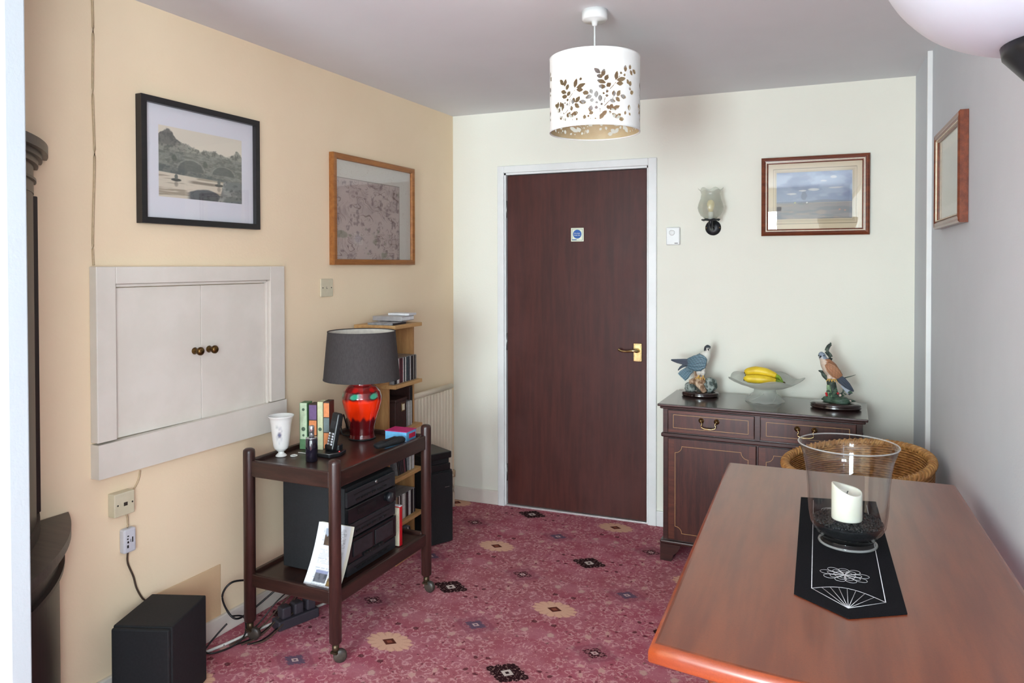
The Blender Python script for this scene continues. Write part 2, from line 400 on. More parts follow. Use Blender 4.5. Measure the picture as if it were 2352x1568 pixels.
# skirting
struct(box('baseboard_left', -2.9, 0, -.016, 0, 0, .075, M_cupb, loc=LW(0), rot=(0, 0, RL), bevel=.004))
struct(box('baseboard_back', XB+.005, -1.745, YB-.014, YB, 0, .085, M_cupb, bevel=.004))
struct(box('baseboard_back', -.79, XR2-.01, YB-.014, YB, 0, .085, M_white, bevel=.004))
# the unpainted patch low on the left wall
M_patch = plaster('bare_patch', S(222, 190, 152), S(214, 182, 144))
box('bare_patch', -2.16, -1.84, -.004, 0, .07, .275, M_patch, wl, bevel=.001)

# ------------------------------------------------------------------ door
M_brass = mat('polished_brass', S(206, 184, 134), .25, 1, c2=S(182, 158, 108), scale=40)
M_obrass = mat('aged_brass', S(120, 92, 54), .35, 1, c2=S(84, 62, 36), scale=60)
M_steel = mat('dull_steel', S(150, 150, 148), .4, .9, scale=60)
M_black = mat('black_plastic', S(22, 23, 25), .4, c2=S(16, 17, 19), scale=80)
M_blackm = mat('black_matt', S(20, 22, 26), .75, c2=S(14, 15, 18), scale=120, bump=.2, bscale=400)
def door_wood():
    m, T, p = new_mat('dark_sapele_veneer')
    a = T.noise(coords(T, (7, 7, .6)), 5, 6, .65); c = T.noise(coords(T, (1, 1, .8)), 3.2, 5, .6); d = T.noise(coords(T, (60, 60, 4)), 8, 3)
    col = T.mix(T.step(a, .35, .68), S(58, 19, 14), S(74, 29, 21))
    col = T.mix(T.M('MULTIPLY', T.step(c, .42, .7), .6), col, S(82, 42, 38))
    col = T.mix(T.M('MULTIPLY', T.step(d, .5, .75), .14), col, S(52, 25, 22))
    T.put(p.inputs['Base Color'], col); p.inputs['Specular IOR Level'].default_value = .35; T.put(p.inputs['Roughness'], T.M('ADD', .34, T.M('MULTIPLY', c, .3)))
    T.put(p.inputs['Normal'], T.bump(d, .05, .0005)); return m
M_door = door_wood()
door = struct(box('door_1', -1.690, -.850, YB+.012, YB+.052, .012, 1.981, M_door, bevel=.002))
DY = YB+.012
hd = box('handle', -.924, -.875, DY-.006, DY, .905, 1.008, M_brass, door, bevel=.003)
bm = bmesh.new(); bx(bm, -.917, -.882, DY-.008, DY-.005, .912, 1.001); fin('backplate_rim', bm, M_brass, hd, bevel=.002)
lathe('spindle_boss', [(.012, 0), (.013, .012), (.009, .03), (.009, .045)], M_brass, hd, (-.899, DY-.004, .968), 20, rot=(PI/2, 0, 0))
tube('lever', [(-.899, DY-.045, .968), (-.915, DY-.05, .970), (-.95, DY-.05, .965), (-.98, DY-.047, .966), (-.999, DY-.043, .974)], [.008, .0085, .0065, .006, .008], M_brass, hd, 10)
for zz in (1.782, .987, .201):
    h = box('hinge', -1.702, -1.688, DY-.007, DY+.004, zz-.05, zz+.05, M_steel, door)
    lathe('knuckle', [(.005, -.05), (.005, .05)], M_steel, h, (-1.693, DY-.006, zz), 10)
M_sign = mat('sign_white', S(232, 236, 214), .35, c2=S(228, 232, 208), scale=20)
M_blue = mat('sign_blue', S(22, 92, 172), .4, c2=S(18, 84, 160), scale=20)
M_ink = mat('grey_green_ink', S(96, 128, 118), .5, scale=40)
sg = box('sign', -1.290, -1.214, DY-.003, DY, 1.583, 1.661, M_sign, door, bevel=.001)
lathe('sign_disc', [(.0255, 0), (.0255, .001)], M_blue, sg, (-1.252, DY-.003, 1.625), 40, rot=(PI/2, 0, 0), smooth=False)
for i, s in enumerate(('Fire door', 'keep shut')): text_mesh('sign_text', s, .0095, M_sign, sg, (-1.252, DY-.0042, 1.6295-.0105*i))
bm = bmesh.new()
for q in ((-1.284, -1.282, 1.589, 1.655), (-1.222, -1.220, 1.589, 1.655), (-1.284, -1.220, 1.653, 1.655), (-1.284, -1.220, 1.589, 1.591)): bx(bm, q[0], q[1], DY-.0036, DY-.003, q[2], q[3])
fin('sign_border', bm, M_ink, sg)
bm = bmesh.new(); bx(bm, -1.282, -1.256, DY-.0036, DY-.003, 1.5915, 1.5955); fin('sign_footer', bm, M_blue, sg)
# frame round the door
tr = struct(bpy.data.objects.new('trim_2', None)); link(tr)
def archi(x0, x1, z0, z1): box('architrave', x0, x1, YB-.016, YB, z0, z1, M_white, tr, bevel=.004)
archi(-1.745, -1.703, 0, 2.038); archi(-.838, -.790, 0, 2.038); archi(-1.703, -.838, 1.996, 2.038)
for x0, x1, z0, z1 in ((-1.712, -1.694, 0, 2.004), (-.846, -.832, 0, 2.004), (-1.712, -.832, 1.985, 2.004)): box('jamb', x0, x1, YB-.002, YB+.1, z0, z1, M_white, tr)
for x0, x1, z0, z1 in ((-1.694, -1.68, 0, 1.985), (-.86, -.846, 0, 1.985), (-1.694, -.846, 1.972, 1.985)): box('door_stop', x0, x1, YB+.054, YB+.1, z0, z1, M_white, tr)
M_bar = mat('bright_bar', S(226, 224, 222), .3, .6, scale=50)
box('door_foot_bar', -1.70, -.842, YB-.004, YB+.05, 0, .010, M_bar, tr, bevel=.002)  # bright bar along the floor line under the door

# ------------------------------------------------------------------ wall cupboard
t = thing('wall_cupboard', 'white painted low double-door cupboard set into the cream wall', 'cupboard', LW(-2.370, 0, .750), RL)
def fr(name, x0, x1, y0, y1, z0, z1, par=t, mt=M_cupb, bevel=.003): return box(name, x0, x1, y0, y1, z0, z1, mt, par, bevel=bevel)
CW, CH = .860, .693
fr('frame_stile', 0, .070, -.036, 0, .118, CH); fr('frame_stile', CW-.085, CW, -.036, 0, .123, CH); fr('frame_rail', .0701, CW-.0851, -.036, 0, CH-.058, CH)
bm = bmesh.new(); prism(bm, [(0, 0), (CW+.004, 0), (CW+.004, .122), (0, .112)], 0, .040, Matrix.Rotation(PI/2, 4, 'X')); fin('bottom_board', bm, M_cupb, t, bevel=.003)
for a, b, c, d in ((.0701, .079, .12, .6305), (CW-.095, CW-.0851, .12, .6305), (.0791, CW-.0951, .6245, .6345)): fr('bead', a, b, -.024, 0, c, d, bevel=.002)
for k, (a, b) in enumerate(((.0805, .4345), (.4365, CW-.0965))):
    d = fr('cupboard_door', a, b, -.014, 0, .117, .622, bevel=.0015)
    kx = .403 if k == 0 else .470
    lathe('knob', [(.012, 0), (.0135, .004), (.008, .010), (.0065, .018), (.012, .023), (.0155, .030), (.0155, .036), (.010, .042), (0, .043)], M_obrass, d, (kx, -.014, .377), 24, rot=(PI/2, 0, 0))

# ------------------------------------------------------------------ pictures
M_print = vcol('printed_paper', .6)
M_glassp = thin_glass('picture_glass')
def frame_bars(t, w, h, prof, mt, name='frame_bar'):
    """four mitred bars; prof = list of (inset, y) from the outer edge inwards"""
    pts = lambda i: [(i, i), (w-i, i), (w-i, h-i), (i, h-i)]
    n = len(prof)
    for k in range(4):
        V = []
        for (ins, y) in prof:
            q = pts(ins)
            for e in (k, (k+1) % 4): V.append((q[e][0], y, q[e][1]))
        Fc = [(2*i, 2*i+1, 2*((i+1) % n)+1, 2*((i+1) % n)) for i in range(n)]
        Fc += [tuple(2*i for i in range(n)), tuple(2*i+1 for i in range(n))[::-1]]
        o = raw(name, V, Fc, mt, t, smooth=False)
        b = bmesh.new(); b.from_mesh(o.data); bmesh.ops.recalc_face_normals(b, faces=b.faces); b.to_mesh(o.data); b.free()
def picture(name, label, w, h, loc, rot, prof, mt, fn, nx, ny, ysheet=-.012, tilt=0, backing=True):
    t = thing(name, label, 'picture', loc, rot); t.rotation_euler = (tilt, 0, rot)
    frame_bars(t, w, h, prof, mt)
    ins = prof[-1][0] if prof[-1][1] > -.03 else prof[-1][0]
    i = max(p[0] for p in prof)-.004
    print_sheet('print', w-2*i, h-2*i, nx, ny, fn, M_print, t, ysheet, i, i)
    box('backing_board', i, w-i, ysheet+.002, -.001, i, h-i, M_blackm, t)
    box('glass', i, w-i, ysheet-.005, ysheet-.003, i, h-i, M_glassp, t)
    return t
M_bframe = wood('black_stained_wood', S(30, 28, 30), S(20, 19, 21), 0, .4, .1)
M_oak = wood('honey_oak', S(172, 112, 56), S(142, 86, 38), 0, .4, .15)
M_mahog = wood('red_mahogany', S(132, 66, 36), S(92, 40, 22), 0, .3, .3)
M_slip = mat('pale_gilt_slip', S(226, 212, 186), .4, scale=60)
def etching(u, v):
    # sheet area: image occupies u .12-.87, v .19-.80 of the sheet
    W_, H_ = .125, .205
    a = (u-.125)/.75; b = (v-.20)/.62
    c = np.ones(u.shape+(3,))*lin((226, 224, 230))
    ins = ((a > 0) & (a < 1) & (b > 0) & (b < 1)).astype(float)
    p = np.ones(u.shape+(3,))*lin((226, 216, 198))
    n = fbm(a, b, 7, 7, 3); n2 = fbm(a, b, 30, 26, 9, 3); n3 = fbm(a, b, 14, 40, 5, 3)
    hill = .80+.16*np.exp(-((a-.10)/.12)**2)-.10*a+.05*np.sin(a*23)*.4+.09*(n-.5)+.05*(n2-.5)+.10*np.exp(-((a-.95)/.06)**2)
    mk = sst(hill-b, -.01, .015)
    p = mixc(p, mk, (150, 148, 136)); p = mixc(p, mk*sst(n2, .42, .62)*.75, (92, 94, 86)); p = mixc(p, mk*sst(fbm(a, b, 60, 50, 44, 2), .5, .7)*.4, (176, 172, 158)); p = mixc(p, mk*sst(np.exp(-((a-.10)/.13)**2)*sst(b, .68, .8), .2, .7)*.6, (92, 92, 90))
    br = sst(.66-b+.02*np.sin(a*3), 0, .02)
    p = mixc(p, br*.75, (134, 136, 126)); p = mixc(p, br*sst(n3, .42, .62)*.65, (98, 100, 92)); p = mixc(p, br*sst(fbm(a, b, 40, 60, 45, 2), .52, .7)*.35, (166, 164, 150))
    for cx, w, hh in ((.36, .15, .16), (.76, .14, .13)):
        ar = ((a-cx)/w)**2+((b-.40)/hh)**2
        p = mixc(p, sst(1-ar, 0, .08)*(b > .40)*.75, (92, 95, 90))
        p = mixc(p, sst(1-np.abs(ar-1.15)/.12, 0, .5)*(b > .42)*.5, (158, 158, 146))
    for cx, cz in ((.17, .56), (.53, .53)): p = mixc(p, sst(1-((a-cx)/.03)**2-((b-cz)/.05)**2, 0, .3)*.7, (84, 90, 78))
    bank = sst(.47-.16*a-b+.03*(n-.5), 0, .02)
    p = mixc(p, bank*(.5+.5*sst(n2, .4, .6)), (96, 100, 96))
    wat = sst(.355-.06*a-b+.01*(n-.5), 0, .012)
    p = mixc(p, wat, (216, 204, 184)); p = mixc(p, wat*sst(fbm(a, b, 4, 30, 21, 3), .5, .66)*.75, (150, 134, 112))
    p = mixc(p, wat*sst(1-np.abs(b-.255+.02*a)/.03, 0, .7)*sst(a, .30, .4)*(1-sst(a, .6, .75))*.8, (110, 94, 78))
    rk = sst(.17-1.9*(a-.52)**2-b+.04*(n-.5), 0, .02)*sst(a, .30, .36)
    p = mixc(p, rk, (92, 96, 98)); p = mixc(p, rk*sst(n2, .5, .7)*.6, (60, 64, 68))
    rb = sst((a-.70)*1.1-(b-.06)*.25+.05*(n-.5), 0, .03)*sst(.34-b, 0, .03)
    p = mixc(p, rb, (120, 124, 120)); p = mixc(p, rb*sst(n, .5, .7)*.7, (176, 176, 168)); p = mixc(p, rb*sst(n2, .55, .7)*.6, (74, 76, 76))
    for cx, cz, w in ((.19, .255, .065), (.70, .245, .06)):
        p = mixc(p, sst(1-((a-cx)/w)**2-((b-cz)/.025)**2, 0, .4), (78, 76, 70)); p = mixc(p, sst(1-((a-cx)/.022)**2-((b-cz-.045)/.04)**2, 0, .4), (110, 114, 106))
        p = mixc(p, sst(1-((a-cx)/.03)**2-((b-cz+.06)/.05)**2, 0, .9)*.6, (112, 98, 82))
    return c*(1-ins[..., None])+p*ins[..., None]
BW, BH = .552, .446
picture('framed_etching', 'black framed etching of an arched stone bridge with boats', BW, BH, LW(-2.195, 0, 1.594), RL,
        [(0, -.001), (0, -.030), (.022, -.030), (.022, -.010), (.004, -.001)], M_bframe, etching, 320, 270)
def ordnance(u, v):
    c = np.ones(u.shape+(3,))*lin((214, 209, 198))
    n = fbm(u, v, 5, 4, 31, 4)
    iso = np.abs(np.mod(n*11, 1)-.5); c = mixc(c, sst(.05-iso, 0, .05)*.35, (176, 160, 140))
    ins = sst(.83-u, 0, .006)*sst(.815-v, 0, .006)
    p = np.ones(u.shape+(3,))*lin((196, 180, 172)); q = fbm(u, v, 4, 5, 77, 3); w = fbm(u, v, 9, 9, 14, 4)
    p = mixc(p, sst(w, .45, .7)*.5, (172, 156, 152))
    for k, (f, cc, wd) in enumerate(((9, (124, 104, 96), .07), (16, (146, 126, 118), .09))):
        iso = np.abs(np.mod(q*f, 1)-.5); p = mixc(p, sst(wd-iso, 0, wd)*sst(w, .36, .52)*.9, cc)
    p = mixc(p, sst(fbm(u, v, 26, 22, 4, 3), .60, .75)*.55, (112, 94, 96)); p = mixc(p, sst(fbm(u, v, 8, 8, 54, 3), .66, .74)*.6, (136, 140, 116))
    c = c*(1-ins[..., None])+p*ins[..., None]
    c = mixc(c, (((np.abs(u-.83) < .004) & (v < .82)) | ((np.abs(v-.815) < .004) & (u < .83)))*1.0, (150, 140, 128))
    return c
MW, MH = .702, .533
picture('framed_map', 'oak framed contour map above the light switch', MW, MH, LW(-1.172, 0, 1.449), RL,
        [(0, -.001), (0, -.025), (.006, -.028), (.026, -.026), (.028, -.018), (.028, -.010), (.004, -.001)], M_oak, ordnance, 340, 260)
def landscape(u, v):
    c = np.ones(u.shape+(3,))*lin((206, 190, 158))
    for i0, i1, cc in ((.062, .068, (150, 136, 108)), (.078, .100, (186, 170, 138)), (.100, .104, (158, 144, 116))):
        e = np.minimum(np.minimum(u, 1-u), np.minimum(v, 1-v)/1.0*.72)
        c = mixc(c, ((e > i0) & (e < i1))*1.0, cc)
    a = (u-.10)/.79; b = (v-.155)/.70; ins = ((a > 0) & (a < 1) & (b > 0) & (b < 1)).astype(float)
    p = np.ones(u.shape+(3,))*lin((124, 142, 170))
    n = fbm(a, b, 4, 6, 8, 4); p = mixc(p, sst(n, .40, .66)*.7, (160, 174, 194)); p = mixc(p, sst(fbm(a, b, 3, 4, 18, 3), .52, .7)*.7, (104, 118, 150))
    for cx, cz, w, h in ((.50, .62, .09, .03), (.20, .54, .08, .02), (.79, .66, .11, .02), (.76, .88, .05, .03), (.63, .81, .05, .02), (.35, .60, .06, .02)):
        p = mixc(p, sst(1-((a-cx)/w)**2-((b-cz+.05*(n-.5))/h)**2, 0, .6)*.8, (206, 208, 206))
    gr = sst(.385-b+.03*np.exp(-((a-.65)/.15)**2), 0, .01); p = mixc(p, gr, (108, 120, 138))
    gd = sst(.355-b, 0, .01); p = mixc(p, gd, (126, 124, 124)); p = mixc(p, gd*sst(fbm(a, b, 3, 14, 28, 4), .45, .65)*.8, (98, 104, 112)); p = mixc(p, gd*sst(fbm(a, b, 5, 18, 38, 3), .58, .7)*.6, (150, 134, 122))
    p = mixc(p, sst(1-np.abs(b-.345)/.008, 0, 1)*sst(a, .45, .6)*.7, (176, 164, 140))
    tree = 1-((a-.37)/.045)**2-((b-.49)/.11)**2+.9*(fbm(a, b, 24, 20, 2, 3)-.5)
    p = mixc(p, sst(tree, 0, .5)*.7, (88, 100, 122)); p = mixc(p, sst(1-((a-.36)/.09)**2-((b-.335)/.03)**2, 0, .5)*.7, (90, 98, 108))
    for cx, cz, cc in ((.41, .35, (226, 224, 220)), (.84, .19, (190, 130, 110)), (.91, .17, (186, 136, 116)), (.25, .355, (190, 186, 120))): p = mixc(p, sst(1-((a-cx)/.014)**2-((b-cz)/.018)**2, 0, .6)*.9, cc)
    return c*(1-ins[..., None])+p*ins[..., None]
PW, PH = .509, .403
tp = picture('framed_landscape', 'mahogany framed landscape watercolour with blue sky and cream mount', PW, PH, (-.243, YB, 1.596), 0,
        [(0, -.001), (0, -.022), (.004, -.026), (.010, -.030), (.016, -.028), (.018, -.024), (.030, -.022), (.034, -.016), (.034, -.010), (.004, -.001)], M_mahog, landscape, 190, 150, tilt=.012)
bm = bmesh.new()
for x0, x1, z0, z1 in ((.0222, PW-.0222, .0222, .0262), (.0222, PW-.0222, PH-.0262, PH-.0222), (.0222, .0262, .0262, PH-.0262), (PW-.0262, PW-.0222, .0262, PH-.0262)): bx(bm, x0, x1, -.0262, -.018, z0, z1)
fin('gilt_slip', bm, M_slip, tp)
def pale(u, v):
    c = np.ones(u.shape+(3,))*lin((206, 206, 198)); a = (u-.16)/.68; b = (v-.16)/.68; ins = ((a > 0) & (a < 1) & (b > 0) & (b < 1))*1.0
    p = np.ones(u.shape+(3,))*lin((188, 194, 190)); n = fbm(a, b, 4, 4, 66, 4); p = mixc(p, sst(n, .45, .65)*.6, (164, 172, 166)); p = mixc(p, sst(.3-b+.1*(n-.5), 0, .1)*.6, (172, 174, 156))
    return c*(1-ins[..., None])+p*ins[..., None]
PW2, PH2 = .535, .372
tp = picture('framed_picture', 'mahogany framed pale picture seen edge-on on the right wall', PW2, PH2, (XR, 3.34, 1.585), RR,
        [(0, -.001), (0, -.026), (.006, -.030), (.014, -.028), (.020, -.030), (.028, -.024), (.036, -.018), (.036, -.012), (.004, -.001)], M_mahog, pale, 60, 50)
bm = bmesh.new()
for x0, x1, z0, z1 in ((.0282, PW2-.0282, .0282, .0312), (.0282, PW2-.0282, PH2-.0312, PH2-.0282), (.0282, .0312, .0312, PH2-.0312), (PW2-.0312, PW2-.0282, .0312, PH2-.0312)): bx(bm, x0, x1, -.0275, -.018, z0, z1)
fin('gilt_slip', bm, M_slip, tp)

# ------------------------------------------------------------------ wall fittings
M_ivory = mat('ivory_plastic', S(214, 204, 178), .4, c2=S(206, 196, 168), scale=15)
M_dark = mat('dark_screw', S(60, 50, 42), .5, scale=60)
t = thing('light_switch', 'ivory blank wall plate with two screws under the map', 'wall plate', LW(-1.243, 0, 1.300), RL)
box('plate', 0, .087, -.009, 0, 0, .084, M_ivory, t, bevel=.003)
for x in (.013, .074): lathe('screw', [(.003, 0), (.003, .001)], M_dark, t, (x, -.009, .042), 10, rot=(PI/2, 0, 0))
bm = bmesh.new(); bx(bm, .038, .040, -.0095, -.009, .037, .047); bx(bm, .038, .046, -.0095, -.009, .037, .039); fin('letter_mark', bm, M_dark, t)
t = thing('telephone_socket', 'ivory surface-mounted telephone box below the wall cupboard', 'socket', LW(-2.312, 0, .606), RL)
box('socket_box', 0, .075, -.034, 0, 0, .078, M_ivory, t, bevel=.003)
for x in (.012, .066): lathe('screw', [(.003, 0), (.003, .001)], M_dark, t, (x, -.034, .039), 10, rot=(PI/2, 0, 0))
box('socket_opening', .034, .048, -.0346, -.033, .032, .044, M_dark, t)
M_greyp = mat('pale_grey_plastic', S(206, 206, 212), .45, c2=S(198, 198, 206), scale=15)
t = thing('adapter_box', 'small pale grey adapter box with dark markings on the wall cable', 'adapter', LW(-2.272, 0, .470), RL)
box('adapter_body', 0, .046, -.026, 0, 0, .082, M_greyp, t, bevel=.006)
bm = bmesh.new()
for x0, x1, z0, z1 in ((.012, .018, .056, .060), (.011, .016, .046, .051), (.012, .018, .034, .041), (.011, .017, .018, .028), (.030, .034, .034, .052), (.024, .026, .036, .046)): bx(bm, x0, x1, -.0265, -.0255, z0, z1)
fin('print_marks', bm, M_black, t)
M_cordb = mat('brown_cord', S(74, 58, 46), .6, scale=60)
M_cordw = mat('white_cord', S(222, 220, 214), .5, scale=60)
M_cordc = mat('painted_cord', S(196, 172, 138), .6, scale=60)
def wcable(name, label, pts, r, mt, cat='cable', off=.004):
    o = tube(name, [LW(s, off if len(q) == 0 else q[0], z) for s, z, *q in pts], r, mt, None, 6, 8); return tag(o, label, cat)
wcable('wall_cable', 'thin painted-over cable running up the wall above the cupboard corner', [(-2.352, ZC-.001), (-2.350, 2.2), (-2.353, 2.0), (-2.349, 1.8), (-2.356, 1.6), (-2.358, 1.5), (-2.356, 1.447)], .0035, M_cordc)
wcable('wall_cable', 'thin painted cable from under the cupboard to the telephone box', [(-2.192, .733), (-2.20, .70), (-2.225, .665), (-2.2335, .655)], .003, M_cordc)
wcable('wall_cable', 'short cream flex between telephone box and grey adapter', [(-2.255, .6045), (-2.250, .585), (-2.2495, .5535)], .003, M_cordc, off=.014)
wcable('wall_cable', 'brown flex hanging from the grey adapter behind the black speaker', [(-2.249, .4685, .012), (-2.246, .43, .008), (-2.225, .375, .008), (-2.213, .33, .008), (-2.19, .285, .008), (-2.16, .25, .008), (-2.15, .16, .02), (-2.14, .01, .03)], .0032, M_cordb)
t = thing('alarm_sensor', 'small white rectangular sensor box beside the door frame', 'sensor', (-.737, YB, 1.555), 0)
box('sensor_body', 0, .074, -.022, 0, 0, .097, M_white, t, bevel=.005)
lathe('sensor_dome', [(.016, 0), (.0155, .002), (.012, .004), (0, .0045)], M_white, t, (.032, -.022, .067), 24, rot=(PI/2, 0, 0))
box('maker_mark', .046, .064, -.0226, -.0215, .008, .0115, M_dark, t)

# wall lamp
t = thing('wall_lamp', 'black iron wall light with frosted tulip glass shade', 'wall lamp', (-.489, YB, 1.645), 0)
M_iron = mat('black_iron', S(30, 34, 40), .35, .3, c2=S(18, 20, 24), scale=40)
M_frost = thin_glass('frosted_glass', (.95, .96, .93), .25, 1.4, .20, (.88, .89, .84))
lathe('back_plate', [(.041, 0), (.041, .006), (.036, .010), (.018, .014), (0, .015)], M_iron, t, (0, 0, 0), 32, rot=(PI/2, 0, 0))
for x in (-.034, .034): lathe('screw', [(.004, 0), (.003, .003), (0, .0035)], M_brass, t, (x, -.008, 0), 10, rot=(PI/2, 0, 0))
tube('arm', [(0, -.01, -.004), (0, -.045, -.010), (0, -.085, -.004), (0, -.105, .012), (0, -.108, .034)], [.010, .009, .008, .009, .011], M_iron, t, 10)
lathe('drip_cup', [(.010, .030), (.018, .032), (.040, .036), (.046, .034), (.046, .037), (.038, .040), (.010, .040)], M_iron, t, (0, -.108, 0), 32, fn=lambda r, z, a: (r*(1+.06*math.cos(6*a)), z+(.003*math.cos(6*a) if r > .03 else 0)))
def tulip(r, z, a):
    k = max(0, (z-.15)/.05); return r*(1+.07*k*math.cos(6*a)), z+.007*k*math.cos(6*a)
lathe('glass_shade', [(.022, .040), (.030, .043), (.050, .058), (.062, .080), (.066, .100), (.062, .122), (.052, .148), (.047, .168), (.050, .182), (.062, .196), (.060, .1965), (.048, .183), (.045, .168), (.050, .147), (.060, .122), (.064, .100), (.060, .081), (.049, .060), (.029, .045)], M_frost, t, (0, -.108, 0), 48, fn=tulip, caps=False)
lathe('lamp_holder', [(.013, .040), (.013, .075), (.011, .078)], M_white, t, (0, -.108, 0), 20)
M_bulb = mat('warm_bulb', S(238, 214, 150), .15, scale=10)
lathe('bulb', [(.010, .078), (.013, .088), (.019, .110), (.019, .125), (.012, .138), (0, .142)], M_bulb, t, (0, -.108, 0), 20)

# ------------------------------------------------------------------ pendant light
PLX, PLY = -.728, 2.575
t = thing('pendant_light', 'white drum pendant lampshade with cut-out leaf sprigs', 'pendant lamp', (PLX, PLY, ZC), 0)
M_shade = mat('white_shade_card', S(246, 246, 243), .7, c2=S(242, 242, 239), scale=20)
M_lining = mat('pearl_gold_lining', S(206, 186, 148), .5, c2=S(196, 174, 136), scale=20)
lathe('ceiling_rose', [(.046, 0), (.046, -.030), (.042, -.036), (.012, -.038), (.009, -.052), (.004, -.056)], M_white, t, seg=40)
lathe('flex', [(.0032, -.05), (.0032, -.20)], M_white, t, seg=10)
SR, SZ0, SZ1 = .162, 1.925-ZC, 2.187-ZC
SR_H = SZ1-SZ0
LEAVES = [(238,888,270,935),(295,885,283,950),(322,935,303,985),(250,1000,300,1015),(340,1005,312,1045),(260,1052,308,1055),(405,885,388,965),(490,935,410,970),(468,993,408,990),
 (380,1070,365,1125),(435,1060,398,1115),(500,1115,435,1110),(392,1128,430,1165),(350,1150,360,1190),(185,1130,208,1142),(218,1105,205,1175),(243,1105,245,1160),(265,1115,262,1190),(240,1165,212,1205),(420,1212,365,1228),(340,1210,315,1255),(320,1215,310,1250),(390,1215,355,1255),
 (585,790,640,835),(683,800,663,865),(610,860,665,870),(718,857,690,905),(615,905,692,930),(743,935,708,968),(630,962,694,972),(810,825,797,900),(890,890,812,908),(868,938,808,940),(895,768,892,822),(945,760,938,802),(1000,840,970,812),(945,815,965,858),
 (470,1020,527,1028),(545,990,562,1032),(605,1010,600,1070),(500,1075,557,1055),(540,1100,582,1094),(640,1050,642,1108),(780,1010,775,1060),(840,1010,810,1060),(897,1078,848,1058),(798,1075,835,1110),(790,1115,740,1100),(760,1140,745,1195),(832,1158,760,1195),(715,1150,727,1188),
 (555,1150,540,1208),(572,1215,533,1228),(488,1240,487,1280),(705,1205,665,1245),(675,1225,640,1278),(735,1205,743,1235),(845,1235,800,1278),(765,1230,802,1270),(875,1287,832,1285),(910,905,932,945),(950,920,940,965),(930,985,952,1000),(975,1020,945,1035),(935,1150,930,1200),(930,1225,945,1250),(895,1210,890,1240),
 (240,1240,250,1275),(285,1265,300,1285),(400,1270,420,1285),(350,1225,345,1260)]
BERRIES = [(447,887,13),(315,1087,12),(288,1115,9),(312,1130,12),(850,838,12),(885,857,11),(710,1013,13),(675,1033,10),(708,1055,13),(607,1120,12),(655,1137,11),(603,1168,14),(525,1252,10),(245,1208,7),(275,1218,8),(290,1275,10),(548,1275,6),(595,1276,7),(365,1283,6)]
STEMS = [(330,1070,390,992),(740,992,797,930),(285,1225,320,1180),(640,1180,642,1215),(680,1160,735,1105),(683,1120,690,1070),(815,885,840,865),(330,1150,345,1075),(270,1285,262,1240),(760,1090,780,1060)]
def shade_xy(px, py):
    s = max(-.985, min(.985, (px-587)/474)); th = math.asin(s); k = 1-math.cos(th)
    return th*SR, SR_H*(1-(py-(575+115*k))/(755-45*k))
def hole_mask(nu, nv):
    th = (np.arange(nu)+.5)/nu*2*PI-PI; h = (np.arange(nv)+.5)/nv*SR_H
    A, Hh = np.meshgrid(th*SR, h); hole = np.zeros_like(A, bool); circ = 2*PI*SR
    for off in (0, circ*.345, -circ*.345):
        U_ = np.mod(A-off+circ/2, circ)-circ/2
        for q in LEAVES:
            x0, y0 = shade_xy(q[0], q[1]); x1, y1 = shade_xy(q[2], q[3]); Lq = math.hypot(x1-x0, y1-y0)+1e-6
            if abs(off) > 0 and abs(x0) > .155: continue
            tx, ty = (x1-x0)/Lq, (y1-y0)/Lq; s = (((U_-x0)*tx+(Hh-y0)*ty)/Lq+.08)/1.16; d = -(U_-x0)*ty+(Hh-y0)*tx
            wd = np.where((s > 0) & (s < 1), .0060*np.sin(np.clip(s, 0, 1)*PI)**.8*min(1.25, Lq/.014), 0); hole |= np.abs(d) < wd
        for (px, py, r) in BERRIES:
            x0, y0 = shade_xy(px, py); hole |= ((U_-x0)**2+(Hh-y0)**2) < (r*.00038)**2
        for q in STEMS:
            x0, y0 = shade_xy(q[0], q[1]); x1, y1 = shade_xy(q[2], q[3]); Lq = math.hypot(x1-x0, y1-y0)
            tx, ty = (x1-x0)/Lq, (y1-y0)/Lq; s = ((U_-x0)*tx+(Hh-y0)*ty)/Lq; d = -(U_-x0)*ty+(Hh-y0)*tx
            hole |= (s > 0) & (s < 1) & (np.abs(d) < .0011)
    return hole
NU, NV = 560, 144
hole = hole_mask(NU, NV)
cam_dir = math.atan2(-PLY, -PLX)
def shade_shell(name, R, mt, flip):
    th = np.arange(NU)/NU*2*PI-PI+cam_dir; z = SZ0+np.arange(NV+1)/NV*SR_H
    T_, Z_ = np.meshgrid(th, z); V = np.stack([R*np.cos(T_), R*np.sin(T_), Z_], -1).reshape(-1, 3)
    r, q = np.nonzero(~hole); a = r*NU+q; b = r*NU+(q+1) % NU
    Fc = np.stack([a, b, b+NU, a+NU], -1)
    if flip: Fc = Fc[:, ::-1]
    return raw(name, V, Fc, mt, t, smooth=True)
shade_shell('shade', SR, M_shade, False)
shade_shell('lining', SR-.0015, M_lining, True)
for zz in (SZ0, SZ1):
    o = lathe('shade_rim', [(SR+.0012, zz-.002), (SR+.0012, zz+.002), (SR-.003, zz+.002), (SR-.003, zz-.002), (SR+.0012, zz-.002)], M_shade, t, seg=96, caps=False)
bm = bmesh.new()
for k in range(3):
    a = 2*PI*k/3+.4; bx(bm, .0, SR-.002, -.0015, .0015, SZ1-.005, SZ1-.002, Matrix.Rotation(a, 4, 'Z'))
fin('spider', bm, M_steel, t)
lathe('lamp_holder', [(.004, -.17), (.018, -.19), (.020, -.25), (.014, -.255)], M_white, t, seg=20)
lathe('bulb', [(.013, -.255), (.014, -.27), (.029, -.31), (.030, -.33), (.020, -.352), (0, -.36)], M_white, t, seg=24)

